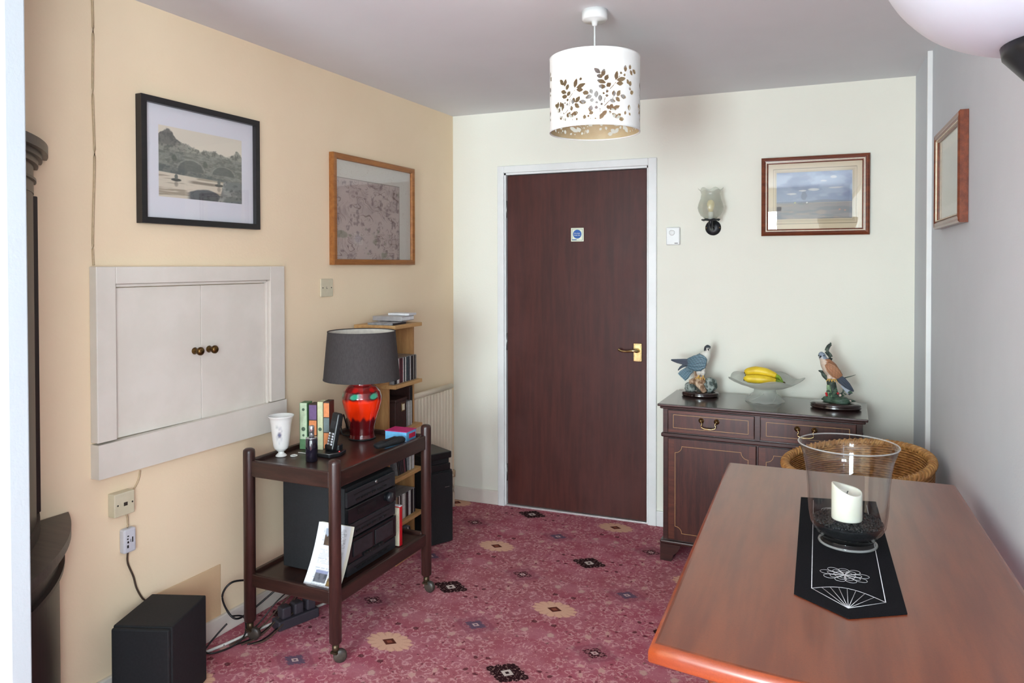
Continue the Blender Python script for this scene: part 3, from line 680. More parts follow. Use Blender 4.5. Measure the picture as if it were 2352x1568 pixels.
# ------------------------------------------------------------------ radiator
t = thing('radiator', 'cream panel radiator on the wall behind the black speaker', 'radiator', LW(-.15, 0, 0), RL)
M_rad = mat('radiator_enamel', S(228, 216, 194), .4, c2=S(222, 209, 186), scale=8)
for k in range(17):
    x1 = -k*.034; box('rib', x1-.034+.003, x1-.003, -.082, -.058, .19, .715, M_rad, t, bevel=.006, seg=1)
box('panel', -.58, 0, -.072, -.064, .17, .72, M_rad, t)
o = tube('top_roll', [(-.582, -.070, .728), (.002, -.070, .728)], .0155, M_rad, t, 14, 0)
for x in (-.5, -.08): box('bracket', x-.015, x+.015, -.064, -.0015, .3, .6, M_rad, t)
tube('valve_pipe', [(.0, -.070, .19), (.018, -.070, .19), (.022, -.070, .17), (.022, -.070, 0)], .0075, M_rad, t, 10, 4)
lathe('valve_cap', [(.012, .18), (.013, .215), (.010, .22)], M_cordc, t, (.022, -.070, 0), 14)

# ------------------------------------------------------------------ CD tower
M_pine = wood('pale_pine', S(206, 164, 110), S(184, 138, 86), 1, .55, .05)
M_pinev = wood('pale_pine_upright', S(196, 150, 98), S(170, 122, 76), 2, .55, .05)
TX0, TX1, TY0, TY1 = -2.072, -1.838, 3.025, 3.285
t = thing('cd_tower', 'pale pine shelf tower full of discs against the cream wall', 'shelf unit', (0, 0, 0))
SHELF = [.020, .197, .420, .645, .870, 1.157]
for zz in SHELF: box('shelf', TX0, TX1, TY0, TY1, zz-.018, zz, M_pine, t, bevel=.0015)
zs = [0]+SHELF
for (y0, y1) in ((TY0+.004, TY0+.019), (TY1-.019, TY1-.004)):
    for k in range(len(SHELF)-1): box('side_panel', TX0, TX1-.045, y0, y1, SHELF[k], SHELF[k+1]-.018, M_pinev, t)
M_case = mat('clear_case', S(150, 150, 152), .25, c2=S(120, 120, 124), scale=30)
CDC = [S(226, 224, 220), S(60, 40, 48), S(120, 60, 70), S(206, 204, 204), S(40, 44, 52), S(90, 96, 104), S(34, 60, 64), S(216, 214, 210), S(48, 40, 40), S(150, 146, 140), S(30, 30, 36), S(176, 150, 120)]
CDM = [mat('disc_spine', c, .3, c2=tuple(x*.8 for x in c), scale=50, stretch=(1, 1, 6)) for c in CDC]
def cd_mesh(th=.0102):
    bm = bmesh.new(); bx(bm, 0, .142, 0, th, 0, .124); me = bpy.data.meshes.new('cd_case'); bm.to_mesh(me); bm.free()
    me.materials.append(M_case); return me
cd_me = {}
ORD = ['first', 'second', 'third', 'fourth', 'fifth', 'sixth', 'seventh', 'eighth', 'ninth', 'tenth', 'eleventh', 'twelfth', 'thirteenth', 'fourteenth', 'fifteenth', 'sixteenth', 'seventeenth', 'eighteenth', 'nineteenth', 'twentieth']
CDW = ['white', 'plum', 'maroon', 'pale grey', 'slate', 'grey', 'teal', 'white', 'dark brown', 'light grey', 'black', 'tan']
def row_labels(objs, cis, where):
    n = len(objs)
    for k, (o, ci) in enumerate(zip(objs, cis)): o['label'] = '%s-spined disc case, %s from the far end %s' % (CDW[ci], ORD[n-1-k], where)
def cd(x, y, z, ci, label, group, rot=(0, 0, 0), th=.0102):
    """a disc case: body of clear plastic with a coloured inlay showing at the spine (+x side)"""
    if ('b', th) not in cd_me:
        bm = bmesh.new(); bx(bm, 0, .140, 0, th, 0, .124); me = bpy.data.meshes.new('cd_case'); bm.to_mesh(me); bm.free(); me.materials.append(M_case); cd_me['b', th] = me
    if ('s', th, ci) not in cd_me:
        bm = bmesh.new(); bx(bm, .1395, .1425, .0008, th-.0008, .002, .122); me = bpy.data.meshes.new('spine'); bm.to_mesh(me); bm.free(); me.materials.append(CDM[ci]); cd_me['s', th, ci] = me
    o = link(bpy.data.objects.new('cd_case', cd_me['b', th]), None, (x, y, z), rot); tag(o, label, 'disc case', group)
    link(bpy.data.objects.new('spine', cd_me['s', th, ci]), o); return o
# shelf 2 from the top: upright row
g = 'disc cases on the upper shelf of the pine tower'
y = TY0+.024; row = []
for k, ci in enumerate([4, 10, 3, 0, 2, 1, 2, 3, 4, 0, 6, 5, 4, 3, 8, 10, 9, 8, 9]):
    if y+.0115 > TY1-.02: break
    row.append((cd(-2.00, y, SHELF[4]+.0005, ci, '-', g), ci)); y += .0112
row_labels(*zip(*row), 'of the upper tower row')
# top: flat cases
o = cd(-2.0, 3.16, SHELF[5]+.0006, 10, 'flat black disc case at the near end of the tower top', 'cases lying on the pine tower', rot=(PI/2, 0, 0))
M_wcase = mat('white_card', S(226, 224, 226), .5, scale=30); M_gcase = mat('smoky_case', S(166, 160, 160), .3, scale=30)
def stackcase(x0, x1, y0, y1, z0, z1, mt, label):
    t2 = thing('video_case', label, 'case', (x0, y0, z0)); box('case_body', 0, x1-x0, 0, y1-y0, 0, z1-z0, mt, t2, bevel=.002)
    box('sleeve', .004, x1-x0+.0008, .004, y1-y0-.004, .004, z1-z0-.004, M_wcase if mt is M_gcase else M_greyp, t2)
stackcase(-2.04, -1.872, 3.14, 3.262, SHELF[5]+.0125, SHELF[5]+.036, M_gcase, 'smoky plastic case lying on top of the pine tower') 
stackcase(-1.99, -1.868, 3.204, 3.28, SHELF[5]+.0366, SHELF[5]+.0480, M_wcase, 'white card case topmost on the pine tower')
stackcase(-2.05, -1.92, 3.205, 3.275, SHELF[5]+.0006, SHELF[5]+.012, M_wcase, 'white card case squeezed under the smoky case on the tower')
# shelf 3: brown box with a brass label, pale cases and a tall dark case
M_brown = mat('brown_leatherette', S(58, 32, 28), .5, c2=S(46, 25, 22), scale=60, bump=.15, bscale=250)
t2 = thing('index_box', 'brown index box with a brass label holder on the tower', 'box', (-2.03, 3.056, SHELF[3]+.0005))
box('box_body', 0, .172, 0, .105, 0, .135, M_brown, t2, bevel=.003); box('box_lid', -.002, .175, -.001, .107, .1352, .150, M_brown, t2, bevel=.003)
bm = bmesh.new(); bx(bm, .172, .175, .055, .085, .085, .125); fin('label_holder', bm, M_brass, t2, bevel=.001); box('label_card', .1745, .1757, .059, .081, .090, .120, M_slip, t2)
row = [(cd(-2.00, 3.168+k*.0115, SHELF[3]+.0005, ci, '-', 'pale disc cases by the index box'), ci) for k, ci in enumerate((9, 3, 9, 3))]; row_labels(*zip(*row), 'beside the index box')
t2 = thing('video_case', 'tall dark video case at the end of the index box shelf', 'case', (-2.05, 3.222, SHELF[3]+.0005)); box('case_body', 0, .175, 0, .028, 0, .19, M_brown, t2, bevel=.002); box('sleeve', .172, .1758, .003, .025, .006, .184, M_blackm, t2)
# shelf 4: leaning dark cases and white ones
row = [(cd(-2.00, 3.082+k*.0148, SHELF[2]+.0006, ci, '-', 'leaning disc cases on the middle shelf', rot=(.20-.012*k, 0, 0)), ci) for k, ci in enumerate((8, 10, 1, 8, 2, 10))]; row_labels(*zip(*row), 'of the leaning middle-shelf cases')
row = [(cd(-2.00, 3.190+k*.0115, SHELF[2]+.0005, ci, '-', 'pale cases at the end of the middle shelf'), ci) for k, ci in enumerate((0, 9, 3, 3))]; row_labels(*zip(*row), 'of the upright middle-shelf cases')
# shelf 5: upright row
g = 'disc cases on the second lowest shelf'
y = TY0+.026; row = []
for k, ci in enumerate((9, 11, 10, 0, 8, 9, 0, 0, 9, 8, 1, 3, 0, 10, 8, 9, 10)):
    if y+.0115 > TY1-.02: break
    row.append((cd(-2.00, y, SHELF[1]+.0005, ci, '-', g), ci)); y += .0114
row_labels(*zip(*row), 'of the row behind the red book')
# lowest shelf: leaning
row = [(cd(-2.00, 3.095+k*.0165, SHELF[0]+.0006, ci, '-', 'leaning disc cases on the lowest shelf', rot=(.24, 0, 0)), ci) for k, ci in enumerate((4, 5, 8, 0, 10, 8, 3, 10))]; row_labels(*zip(*row), 'of the leaning lowest-shelf cases')

# ------------------------------------------------------------------ floor speaker with a black unit on top
t = thing('floor_speaker', 'tall black speaker standing on the carpet beside the radiator', 'speaker', (-1.80, 3.306, 0), math.atan2(.118, .068))
SPW, SPD, SPH = .136, .20, .378
box('cabinet', 0, SPW, .012, SPD, 0, SPH, M_blackm, t, bevel=.004); box('grille', .004, SPW-.004, 0, .0118, .006, SPH-.006, M_blackm, t, bevel=.004)
box('maker_badge', SPW*.62, SPW*.62+.026, -.0012, 0, SPH-.085, SPH-.081, M_steel, t)
t = thing('black_unit', 'black ribbed electronic unit lying on the floor speaker', 'electronics', (-1.80, 3.306, SPH+.0005), math.atan2(.118, .068))
box('base', .006, SPW-.012, .01, SPD-.01, 0, .036, M_black, t, bevel=.003); box('middle', .0, SPW-.018, .014, SPD-.014, .0365, .062, M_blackm, t, bevel=.003); box('lid', -.004, SPW-.008, .004, SPD-.006, .0625, .098, M_black, t, bevel=.005)

# ------------------------------------------------------------------ near speaker (subwoofer)
t = thing('black_speaker', 'black box speaker on the floor below the wall sockets', 'speaker', (-2.052, 1.651, 0), .33)
box('cabinet', 0, .195, .016, .244, .004, .300, M_blackm, t, bevel=.005); box('grille', .003, .192, 0, .0155, .008, .296, M_blackm, t, bevel=.005)
for x in (.02, .172):
    for yy in (.04, .22): lathe('foot', [(.012, 0), (.012, .0045)], M_black, t, (x, yy, 0), 12)

# ------------------------------------------------------------------ tea trolley
M_trol = wood('dark_oak_stain', S(64, 34, 28), S(40, 21, 18), 2, .38, .2)
M_trolx = wood('dark_oak_stain_x', S(60, 34, 28), S(38, 21, 18), 0, .38, .2)
M_troly = wood('dark_oak_stain_y', S(60, 34, 28), S(38, 21, 18), 1, .38, .2)
TC = (-1.790, 2.535); TR = -.035
t = thing('tea_trolley', 'dark stained two-tier wooden tea trolley on castors', 'trolley', (*TC, 0), TR)
HX, HY, PR = .203, .320, .0225
M_caster = mat('castor_brass', S(88, 74, 56), .4, .8, scale=60); M_wheel = mat('castor_wheel', S(70, 62, 54), .4, c2=S(50, 44, 40), scale=40)
for sx in (-1, 1):
    for sy in (-1, 1):
        p = lathe('post', [(0, .070), (.017, .071), (PR, .078), (PR, .728), (.021, .737), (.014, .742), (0, .7435)], M_trol, t, (sx*HX, sy*HY, 0), 24)
        c = lathe('castor', [(.013, .040), (.013, .0705)], M_caster, t, (sx*HX, sy*HY, 0), 14)
        ang = rnd.uniform(-.6, .6)+.5; dx, dy = .016*math.cos(ang), .016*math.sin(ang)
        fk = box('fork', -.013, .013, -.014, .014, .036, .044, M_caster, c)
        lathe('wheel', [(.004, -.010), (.020, -.010), (.0245, -.006), (.0245, .006), (.020, .010), (.004, .010)], M_wheel, c, (dx, dy, .0246), 24, rot=(PI/2, 0, ang))
for z0, z1, zt in ((.636, .698, .683), (.212, .262, .250)):
    for sx in (-1, 1): box('long_rail', sx*HX-.010, sx*HX+.010, -HY+PR-.004, HY-PR+.004, z0, z1, M_troly, t, bevel=.004)
    for sy in (-1, 1): box('end_rail', -HX+PR-.004, HX-PR+.004, sy*HY-.010, sy*HY+.010, z0, z1, M_trolx, t, bevel=.004)
    box('tray', -HX+.0101, HX-.0101, -HY+.0101, HY-.0101, zt-.010, zt, M_troly, t)
TZ, TZ2 = .6835, .2505
def TP(x, y): return (TC[0]+x*math.cos(TR)-y*math.sin(TR), TC[1]+x*math.sin(TR)+y*math.cos(TR))

# hi-fi on the lower tier
t = thing('hifi_system', 'black stacked hi-fi system on the lower tier of the trolley', 'hi-fi', (-1.775, 2.493, TZ2), TR)
hx, hy, hh = .155, .165, .347
box('casing', -hx, hx-.012, -hy, hy, .006, hh, M_blackm, t, bevel=.004)
M_dgloss = mat('dark_gloss_panel', S(28, 29, 33), .18, c2=S(20, 21, 24), scale=60); M_dgrey = mat('dark_grey_panel', S(44, 46, 50), .35, c2=S(34, 36, 40), scale=60)
zz = .010
for k, (h_, mt) in enumerate(((.050, M_dgrey), (.092, M_dgloss), (.058, M_dgrey), (.064, M_dgloss), (.064, M_dgrey))):
    pnl = box('front_panel', hx-.0118, hx+(.004 if k % 2 else 0), -hy+.001, hy-.001, zz, zz+h_-.004, mt, t, bevel=.003)
    if k == 1:
        for y0 in (-.135, .010): box('cassette_door', hx+.0042, hx+.008, y0, y0+.125, zz+.018, zz+.076, M_dgrey, pnl, bevel=.006)
        for j in range(7): box('key', hx+.0042, hx+.011, -.07+j*.02, -.054+j*.02, zz+.003, zz+.012, M_black, pnl, bevel=.001)
    elif k == 3:
        box('display', hx+.0042, hx+.005, -.10, .02, zz+.022, zz+.044, M_black, pnl)
        lathe('volume_knob', [(.019, 0), (.019, .014), (.016, .016), (0, .0165)], M_dgrey, pnl, (hx+.004, .11, zz+.03), 24, rot=(0, PI/2, 0))
        box('pointer', hx+.02, hx+.0212, .109, .111, zz+.03, zz+.046, M_steel, pnl)
    else:
        for j in range(6): box('key', hx+.0002, hx+.004, -.11+j*.036, -.085+j*.036, zz+.014, zz+.022, M_black, pnl, bevel=.001)
        box('slot', hx+.0002, hx+.0015, -.12, .12, zz+h_-.026, zz+h_-.022, M_black, pnl)
    zz += h_
for sx in (-1, 1):
    for sy in (-1, 1): lathe('foot', [(.012, 0), (.012, .006)], M_black, t, (sx*(hx-.04), sy*(hy-.03), 0), 12)
lathe('tuning_knob', [(.007, 0), (.007, .008), (0, .0085)], M_steel, t, (hx+.0, .02, hh-.018), 12, rot=(0, PI/2, 0))

# leaflet leaning on the hi-fi
def leaflet(u, v):
    c = np.ones(u.shape+(3,))*lin((226, 228, 234))
    row = np.mod(v*48, 1); txt = (row > .45)*(vnoise(u, v, 34, 48, 5) > .38)*(u > .2)*(u < .9)
    ph = lambda a, b, c_, d: ((u > a) & (u < b) & (v > c_) & (v < d))
    P_ = [ph(.26, .60, .63, .92), ph(.24, .62, .06, .24), ph(.66, .97, .03, .22)]
    blank = P_[0] | P_[1] | P_[2] | (v > .94) | ((v > .57) & (v < .62)) | ((v > .30) & (v < .33))
    c = mixc(c, txt*(~blank)*.5, (120, 122, 132))
    n = fbm(u, v, 12, 12, 6, 4)
    im = np.ones(u.shape+(3,))*lin((150, 160, 176)); im = mixc(im, sst(.86-v-.5*(np.abs(u-.42))+.15*(n-.5)-.03*np.sin(u*60), 0, .02), (86, 66, 50)); im = mixc(im, sst(n, .5, .65)*.6*(v < .82), (52, 40, 34)); im = mixc(im, sst(1-((u-.43)/.05)**2-((v-.79)/.07)**2, 0, .3), (196, 180, 150))
    c = np.where(P_[0][..., None], im, c)
    im = np.ones(u.shape+(3,))*lin((96, 96, 104)); im = mixc(im, sst(n, .45, .6)*.8, (52, 54, 62)); im = mixc(im, (v > .2)*.7, (150, 156, 190))
    c = np.where(P_[1][..., None], im, c)
    im = np.ones(u.shape+(3,))*lin((190, 184, 176)); im = mixc(im, sst(.18-v+.2*(n-.5), 0, .05), (120, 92, 50)); im = mixc(im, sst(n, .55, .65)*.8, (60, 48, 34))
    return np.where(P_[2][..., None], im, c)
t = thing('leaflet', 'printed white leaflet with photographs leaning against the hi-fi', 'leaflet', (-1.748, 2.271, TZ2+.001), TR)
nx, ny = 60, 90
u, v = np.meshgrid(np.linspace(0, 1, nx), np.linspace(0, 1, ny)); cc = leaflet(u, v).reshape(-1, 3)
def sheet(dx, dy, curl, name, cc, w=.150, h=.212):
    yy = -.016+.062*v-curl*(1-v)**3; V = np.stack([dx+(u-.02)*w-.012*(1-v)**2, dy+yy, np.sqrt(np.clip(1-.02*v, 0, 1))*v*h+.0], -1).reshape(-1, 3)
    i = np.arange((nx-1)*(ny-1)); r = i//(nx-1); q = i % (nx-1); a = r*nx+q
    Fc = np.stack([a, a+1, a+nx+1, a+nx], -1); return raw(name, V, Fc, M_print, t, smooth=True, cols=cc)
sheet(0, 0, .018, 'front_page', cc)
for k in range(3): sheet(.004+.003*k, .002+.0022*k, .014, 'inner_page', np.ones((nx*ny, 3))*lin((228, 222, 206)))
# red book beside the hi-fi
M_red = mat('red_cover', S(196, 26, 36), .4, c2=S(180, 20, 30), scale=20); M_page = mat('cream_pages', S(222, 214, 188), .7, scale=200, stretch=(1, 20, 1))
t = thing('red_book', 'narrow red book standing beside the hi-fi front', 'book', (-1.655, 2.690, TZ2+.0008), TR)
box('cover', .0, .040, 0, .020, 0, .168, M_red, t, bevel=.002); box('pages', .002, .038, -.006, -.0002, .003, .165, M_page, t); box('head_label', .002, .0405, .002, .018, .1682, .172, M_wcase, t)

# ------------------------------------------------------------------ on top of the trolley
# vase
def vase_col(a, z, v):
    c = lin((232, 230, 226)); d = lambda ca, cz, wa, wz: math.exp(-(((a-ca)/wa)**2+((z-cz)/wz)**2)**2)
    k0 = -.72
    n = math.sin(a*31+z*170)*math.cos(a*17-z*260)
    for (ca, cz, wa, wz, cc, kk) in ((k0, .092, .22, .011, (40, 52, 96), .95), (k0, .093, .10, .005, (120, 134, 170), .8), (k0+.05, .118, .18, .010, (120, 134, 150), .55), (k0-.25, .125, .16, .007, (110, 128, 130), .5), (k0-.28, .080, .16, .012, (140, 150, 170), .45), (k0+.20, .075, .14, .010, (150, 156, 176), .45), (k0-.05, .062, .12, .010, (170, 176, 190), .5), (k0+.24, .108, .10, .008, (110, 122, 140), .45)):
        w = d(ca, cz, wa, wz)*kk*(1 if cc[2] == 96 else .65+.35*n); c = c*(1-w)+lin(cc)*w
    return c
M_china = vcol('glazed_china', .15, .5)
t = thing('china_vase', 'white china vase with a blue flower on the trolley corner', 'vase', (*TP(-.165, -.185), TZ))
prof = [(.020, 0), (.0225, .003), (.021, .006), (.012, .014), (.011, .019), (.018, .024), (.027, .033), (.0305, .045), (.034, .07), (.037, .10), (.040, .13), (.044, .150), (.051, .163), (.0505, .1645), (.043, .151), (.038, .13), (.034, .09), (.028, .045), (.012, .03), (0, .029)]
P2 = []
for (a, b) in zip(prof, prof[1:]):
    for k in range(4): P2.append((a[0]+(b[0]-a[0])*k/4, a[1]+(b[1]-a[1])*k/4))
P2.append(prof[-1])
lathe('vase_body', P2, M_china, t, seg=96, colf=vase_col, rot=(0, 0, .9-PI/2+.35))
o = tube('white_ring', [(*TP(-.118+.012*math.cos(a), -.165+.012*math.sin(a)), TZ+.003) for a in np.linspace(0, 2*PI, 20)], .0026, M_cordw, None, 8, 0); tag(o, 'small white ring lying beside the china vase', 'ring')
o = tube('thin_wire', [(*TP(-.135, -.12), TZ+.003), (*TP(-.10, -.115), TZ+.002), (*TP(-.06, -.13), TZ+.002), (*TP(-.025, -.155), TZ+.002)], .0016, M_cordw, None, 6, 5); tag(o, 'thin white wire lying on the trolley top behind the vase', 'cable')
# boxes
def BXP(d): p = TP(-.173, -.066); return (p[0]+d*math.cos(.25), p[1]+d*math.sin(.25))
def spine_box(name, label, x, y, w, d, h, side, blocks, cat='box', rz=.25-TR):
    t = thing(name, label, cat, (x, y, TZ+.0006), TR+rz); box('carton', 0, w, 0, d, 0, h, side, t, bevel=.0012)
    for (z0, z1, mt, x0, x1) in blocks: box('printed_panel', x0*w, x1*w, -.0008, .0001, z0*h, z1*h, mt, t)
    return t
mk = lambda n, c: mat(n, c, .5, c2=tuple(x*.86 for x in c), scale=70)
Mg, Mgl, Mgd = mk('green_card', S(88, 128, 88)), mk('pale_green_label', S(190, 208, 176)), mk('dark_green_print', S(74, 96, 74))
Mpu, Mor, Mcr, Mgy, Mbr = mk('purple_card', S(112, 84, 128)), mk('orange_card', S(226, 138, 84)), mk('cream_card', S(206, 206, 166)), mk('grey_card', S(112, 124, 124)), mk('dark_brown_card', S(62, 40, 30))
t = spine_box('tea_box', 'green slim carton with a pale label, tallest left box behind the vase', *BXP(0), .034, .052, .192, Mg, [(.22, 1.0, Mgl, .08, .92)])
for zc, r in ((.084, .0085), (.058, .005), (.165, .006)): lathe('printed_mark', [(r, 0), (r, .0004)], Mgd, t, (.017, -.0008, zc), 20, rot=(PI/2, 0, 0), smooth=False)
spine_box('tea_box', 'slim carton with purple and orange blocks next to the green one', *BXP(.041), .034, .052, .188, Mbr, [(.66, .98, Mpu, .03, .97), (.32, .64, Mor, .03, .97), (.02, .30, Mor, .03, .97)])
t = spine_box('tea_box', 'slim cream carton between the purple and the orange ones', *BXP(.0775), .024, .052, .198, Mcr, [(.04, .99, Mcr, .04, .96)])
lathe('printed_mark', [(.0075, 0), (.0075, .0004)], Mgd, t, (.012, -.0008, .085), 20, rot=(PI/2, 0, 0), smooth=False)
spine_box('tea_box', 'slim carton with orange and grey blocks beside the telephone', *BXP(.104), .026, .052, .200, Mbr, [(.68, .97, Mor, .05, .95), (.37, .66, Mgy, .05, .95), (.03, .35, Mor, .05, .95)])
# spray bottle
t = thing('spray_bottle', 'dark slim bottle with a silver cap on the trolley front corner', 'bottle', (*TP(-.004, -.195), TZ))
M_dglass = mat('dark_violet_glass', S(28, 22, 34), .12, c2=S(22, 18, 28), scale=20, coat=.5); M_chrome = mat('silver_cap', S(206, 206, 210), .2, .9, scale=30)
lathe('bottle_body', [(.021, 0), (.023, .003), (.023, .085), (.021, .090), (.010, .093), (.010, .096)], M_dglass, t, seg=28); lathe('cap', [(.0105, .0961), (.0105, .137), (.0095, .139), (0, .1395)], M_chrome, t, seg=24)
lathe('collar', [(.0225, .0901), (.0225, .0925), (.0115, .0935)], M_chrome, t, seg=24)
# cordless telephone
t = thing('cordless_phone', 'black cordless handset standing in its charging base', 'telephone', (*TP(.004, -.085), TZ), TR+.2)
bm = bmesh.new(); prism(bm, [(-.040, -.045), (.020, -.058), (.048, -.020), (.044, .045), (-.040, .045)], 0, .016); bx(bm, -.03, .034, .0, .036, .0155, .04); fin('charging_base', bm, M_black, t, bevel=.004)
tube('silver_edge', [(-.0405, -.043, .0158), (.020, -.0575, .0158), (.0485, -.020, .0158)], .0011, M_steel, t, 6, 0)
hs = fin('handset', (lambda b: (bx(b, -.024, .024, -.012, .012, 0, .150), b)[1])(bmesh.new()), M_black, t, (0, -.002, .019), (-.22, 0, -.55), bevel=.008, seg=3)
for i in range(5):
    for j in range(3): box('key', -.017+j*.0125, -.0075+j*.0125, -.0135, -.0115, .020+i*.0105, .0275+i*.0105, M_steel if j == 1 else M_greyp, hs, bevel=.001)
box('screen', -.016, .016, -.0130, -.0118, .085, .115, M_dgrey, hs)
m_led, T_, p_ = new_mat('red_led'); p_.inputs['Base Color'].default_value = (1, .02, .02, 1); p_.inputs['Emission Color'].default_value = (1, .05, .05, 1); p_.inputs['Emission Strength'].default_value = 6
T_.put(p_.inputs['Roughness'], T_.M('ADD', .2, T_.M('MULTIPLY', T_.noise(coords(T_), 200), .1)))
lathe('charging_light', [(.0022, 0), (.0022, .001)], m_led, t, (.037, -.004, .0158), 10)
# table lamp
LX, LY = TP(-.055, .205)
def lamp_col(a, z, v):
    dk, og, rd, gr = lin((92, 14, 18)), lin((236, 48, 10)), lin((196, 16, 18)), lin((52, 150, 118))
    w = .006*math.sin(a*9)+.004*math.sin(a*17+1)
    c = dk*(1-sst(z+w, .085, .100)) + og*sst(z+w, .085, .100)
    s = sst(z+.4*w, .168, .184); c = c*(1-s)+(lin((150, 22, 20)) if math.cos(a*5) > -.2 else lin((110, 20, 22)))*s
    s = sst(z, .232, .242); c = c*(1-s)+lin((130, 26, 30))*s
    for k in range(6):
        ca = -2.42+k*2*PI/6; da = math.atan2(math.sin(a-ca), math.cos(a-ca))
        e = (da/.30)**2+((z-.196-.012*da)/.017)**2; c = c*(1-sst(1.5-e, 0, .5)*.85)+lin((40, 24, 24))*sst(1.5-e, 0, .5)*.85
        e = (da/.25)**2+((z-.194-.012*da)/.0125)**2; c = c*(1-sst(1-e, 0, .4))+gr*sst(1-e, 0, .4)
        e = (da/.20)**2+((z-.220)/.010)**2; c = c*(1-sst(1-e, 0, .5)*.8)+rd*sst(1-e, 0, .5)*.8
    return c
M_glaze = vcol('red_glaze', .1, .8)
t = thing('table_lamp', 'red and orange glazed pottery lamp with a dark drum shade', 'table lamp', (LX, LY, TZ))
prof = [(.056, 0), (.058, .004), (.056, .010), (.053, .020), (.055, .05), (.064, .09), (.078, .13), (.086, .165), (.087, .185), (.080, .210), (.062, .230), (.047, .238), (.046, .262), (.050, .266), (.044, .268), (0, .268)]
P2 = []
for (a, b) in zip(prof, prof[1:]):
    for k in range(8): P2.append((a[0]+(b[0]-a[0])*k/8, a[1]+(b[1]-a[1])*k/8))
P2.append(prof[-1])
lathe('lamp_base', P2, M_glaze, t, seg=120, colf=lamp_col)
lathe('plinth', [(.060, -.0003), (.061, .003), (.058, .006)], M_black, t, seg=40)
M_dshade = mat('charcoal_linen', S(62, 57, 57), .9, c2=S(54, 49, 49), scale=200, stretch=(1, 1, .3)); M_dlin = mat('white_shade_lining', S(224, 218, 206), .8, scale=40)
lathe('lamp_shade', [(.1665, .264), (.1475, .472)], M_dshade, t, seg=72, caps=False); lathe('shade_lining', [(.1655, .265), (.1465, .472)], M_dlin, t, seg=72, caps=False)
for r, z in ((.1668, .264), (.1478, .472)): lathe('shade_rim', [(r-.002, z-.002), (r+.0008, z-.002), (r+.0008, z+.002), (r-.002, z+.002), (r-.002, z-.002)], M_dshade, t, seg=72, caps=False)
lathe('lamp_holder', [(.016, .268), (.016, .33), (.012, .335)], M_white, t, seg=20); lathe('bulb', [(.012, .335), (.028, .38), (.026, .40), (0, .415)], M_white, t, seg=20)
bm = bmesh.new()
for k in range(3): bx(bm, .014, .152, -.0015, .0015, .325, .328, Matrix.Rotation(2*PI*k/3, 4, 'Z'))
fin('spider', bm, M_steel, t)
tube('lamp_flex', [(-.060, .0, .006), (-.10, .0, .006), (-.112, .002, .03), (-.110, .004, .07), (-.112, .02, .09), (-.125, .05, .06), (-.135, .085, .012)], .0035, M_black, t, 8, 6)
# blue and pink box
M_bl, M_pk = mk('sky_blue_card', S(108, 178, 222)), mk('hot_pink_card', S(206, 32, 118))
t = thing('medicine_box', 'sky blue and pink carton lying open beside the lamp', 'box', (*TP(.062, .212), TZ+.0005), TR+.05)
box('carton', 0, .105, 0, .085, 0, .040, M_bl, t, bevel=.001)
bm = bmesh.new(); bx(bm, -.002, .107, -.002, .087, .0402, .0425); fin('lid', bm, M_pk, t, bevel=.0006)
box('red_label', .1052, .1058, .022, .078, .010, .030, mk('crimson_card', S(206, 40, 76)), t); box('white_line', .0, .105, -.0007, 0, .002, .004, M_wcase, t)
# spectacle case
t = thing('spectacle_case', 'black rounded spectacle case lying near the trolley front rail', 'case', (*TP(.150, .118), TZ+.0165), TR)
tube('case_shell', [(-.018, -.080, 0), (-.016, -.072, .002), (-.008, -.03, .003), (.004, .03, .003), (.012, .072, .002), (.014, .080, 0)], [(.006, .004), (.020, .012), (.027, .016), (.027, .016), (.020, .012), (.006, .004)], M_blackm, t, 20, 5)
o = box('hinge_line', -.01, .01, -.045, .045, .0172, .0185, M_black, t)

# ------------------------------------------------------------------ cables on the floor
def fcable(label, pts, r, mt, group=None): return tag(tube('floor_cable', pts, r, mt, None, 6, 8), label, 'cable', group)
fcable('white cable lying along the skirting under the trolley', [(-2.13, 1.97, .006), (-2.095, 2.05, .006), (-2.06, 2.15, .006), (-2.03, 2.26, .006), (-1.995, 2.37, .006), (-1.94, 2.50, .006), (-1.90, 2.65, .006), (-1.93, 2.8, .006)], .0055, M_cordw)
fcable('black cable looping up beside the rear trolley post', [(-2.07, 2.30, .19), (-2.09, 2.22, .21), (-2.11, 2.19, .17), (-2.10, 2.20, .11), (-2.07, 2.22, .07), (-2.05, 2.28, .08), (-1.99, 2.34, .14), (-1.93, 2.40, .20)], .004, M_black)
fcable('black cable looped on the carpet at the skirting', [(-2.06, 2.16, .08), (-2.075, 2.12, .05), (-2.08, 2.07, .018), (-2.05, 2.08, .008), (-2.02, 2.15, .008), (-2.01, 2.20, .03), (-2.05, 2.24, .07), (-2.07, 2.20, .09)], .0035, M_black)
for k in range(6):
    a = rnd.random()
    fcable('thin %s lead trailing under the trolley, %s from the wall' % (['black', 'brown'][k % 2], ORD[k]), [(-2.06+.02*k, 2.14+.01*k, .006), (-2.03+.02*k, 2.26+.02*a, .006+.02*a), (-1.99+.01*k, 2.36+.03*k, .05+.08*a), (-1.95, 2.46+.02*k, .12+.05*a), (-1.93+.015*k, 2.55, .198)], .0028, [M_black, M_cordb][k % 2], 'leads under the trolley')
M_plug = mat('grey_plug', S(52, 48, 56), .5, scale=40)
t = thing('plug_block', 'dark extension block on the carpet under the trolley', 'extension lead', (-1.93, 2.40, 0), 1.2)
box('block_body', -.09, .09, -.03, .03, .001, .04, M_plug, t, bevel=.005)
for k in range(3): box('plug', -.07+k*.055, -.03+k*.055, -.022, .022, .0402, .085, M_plug, t, bevel=.006)

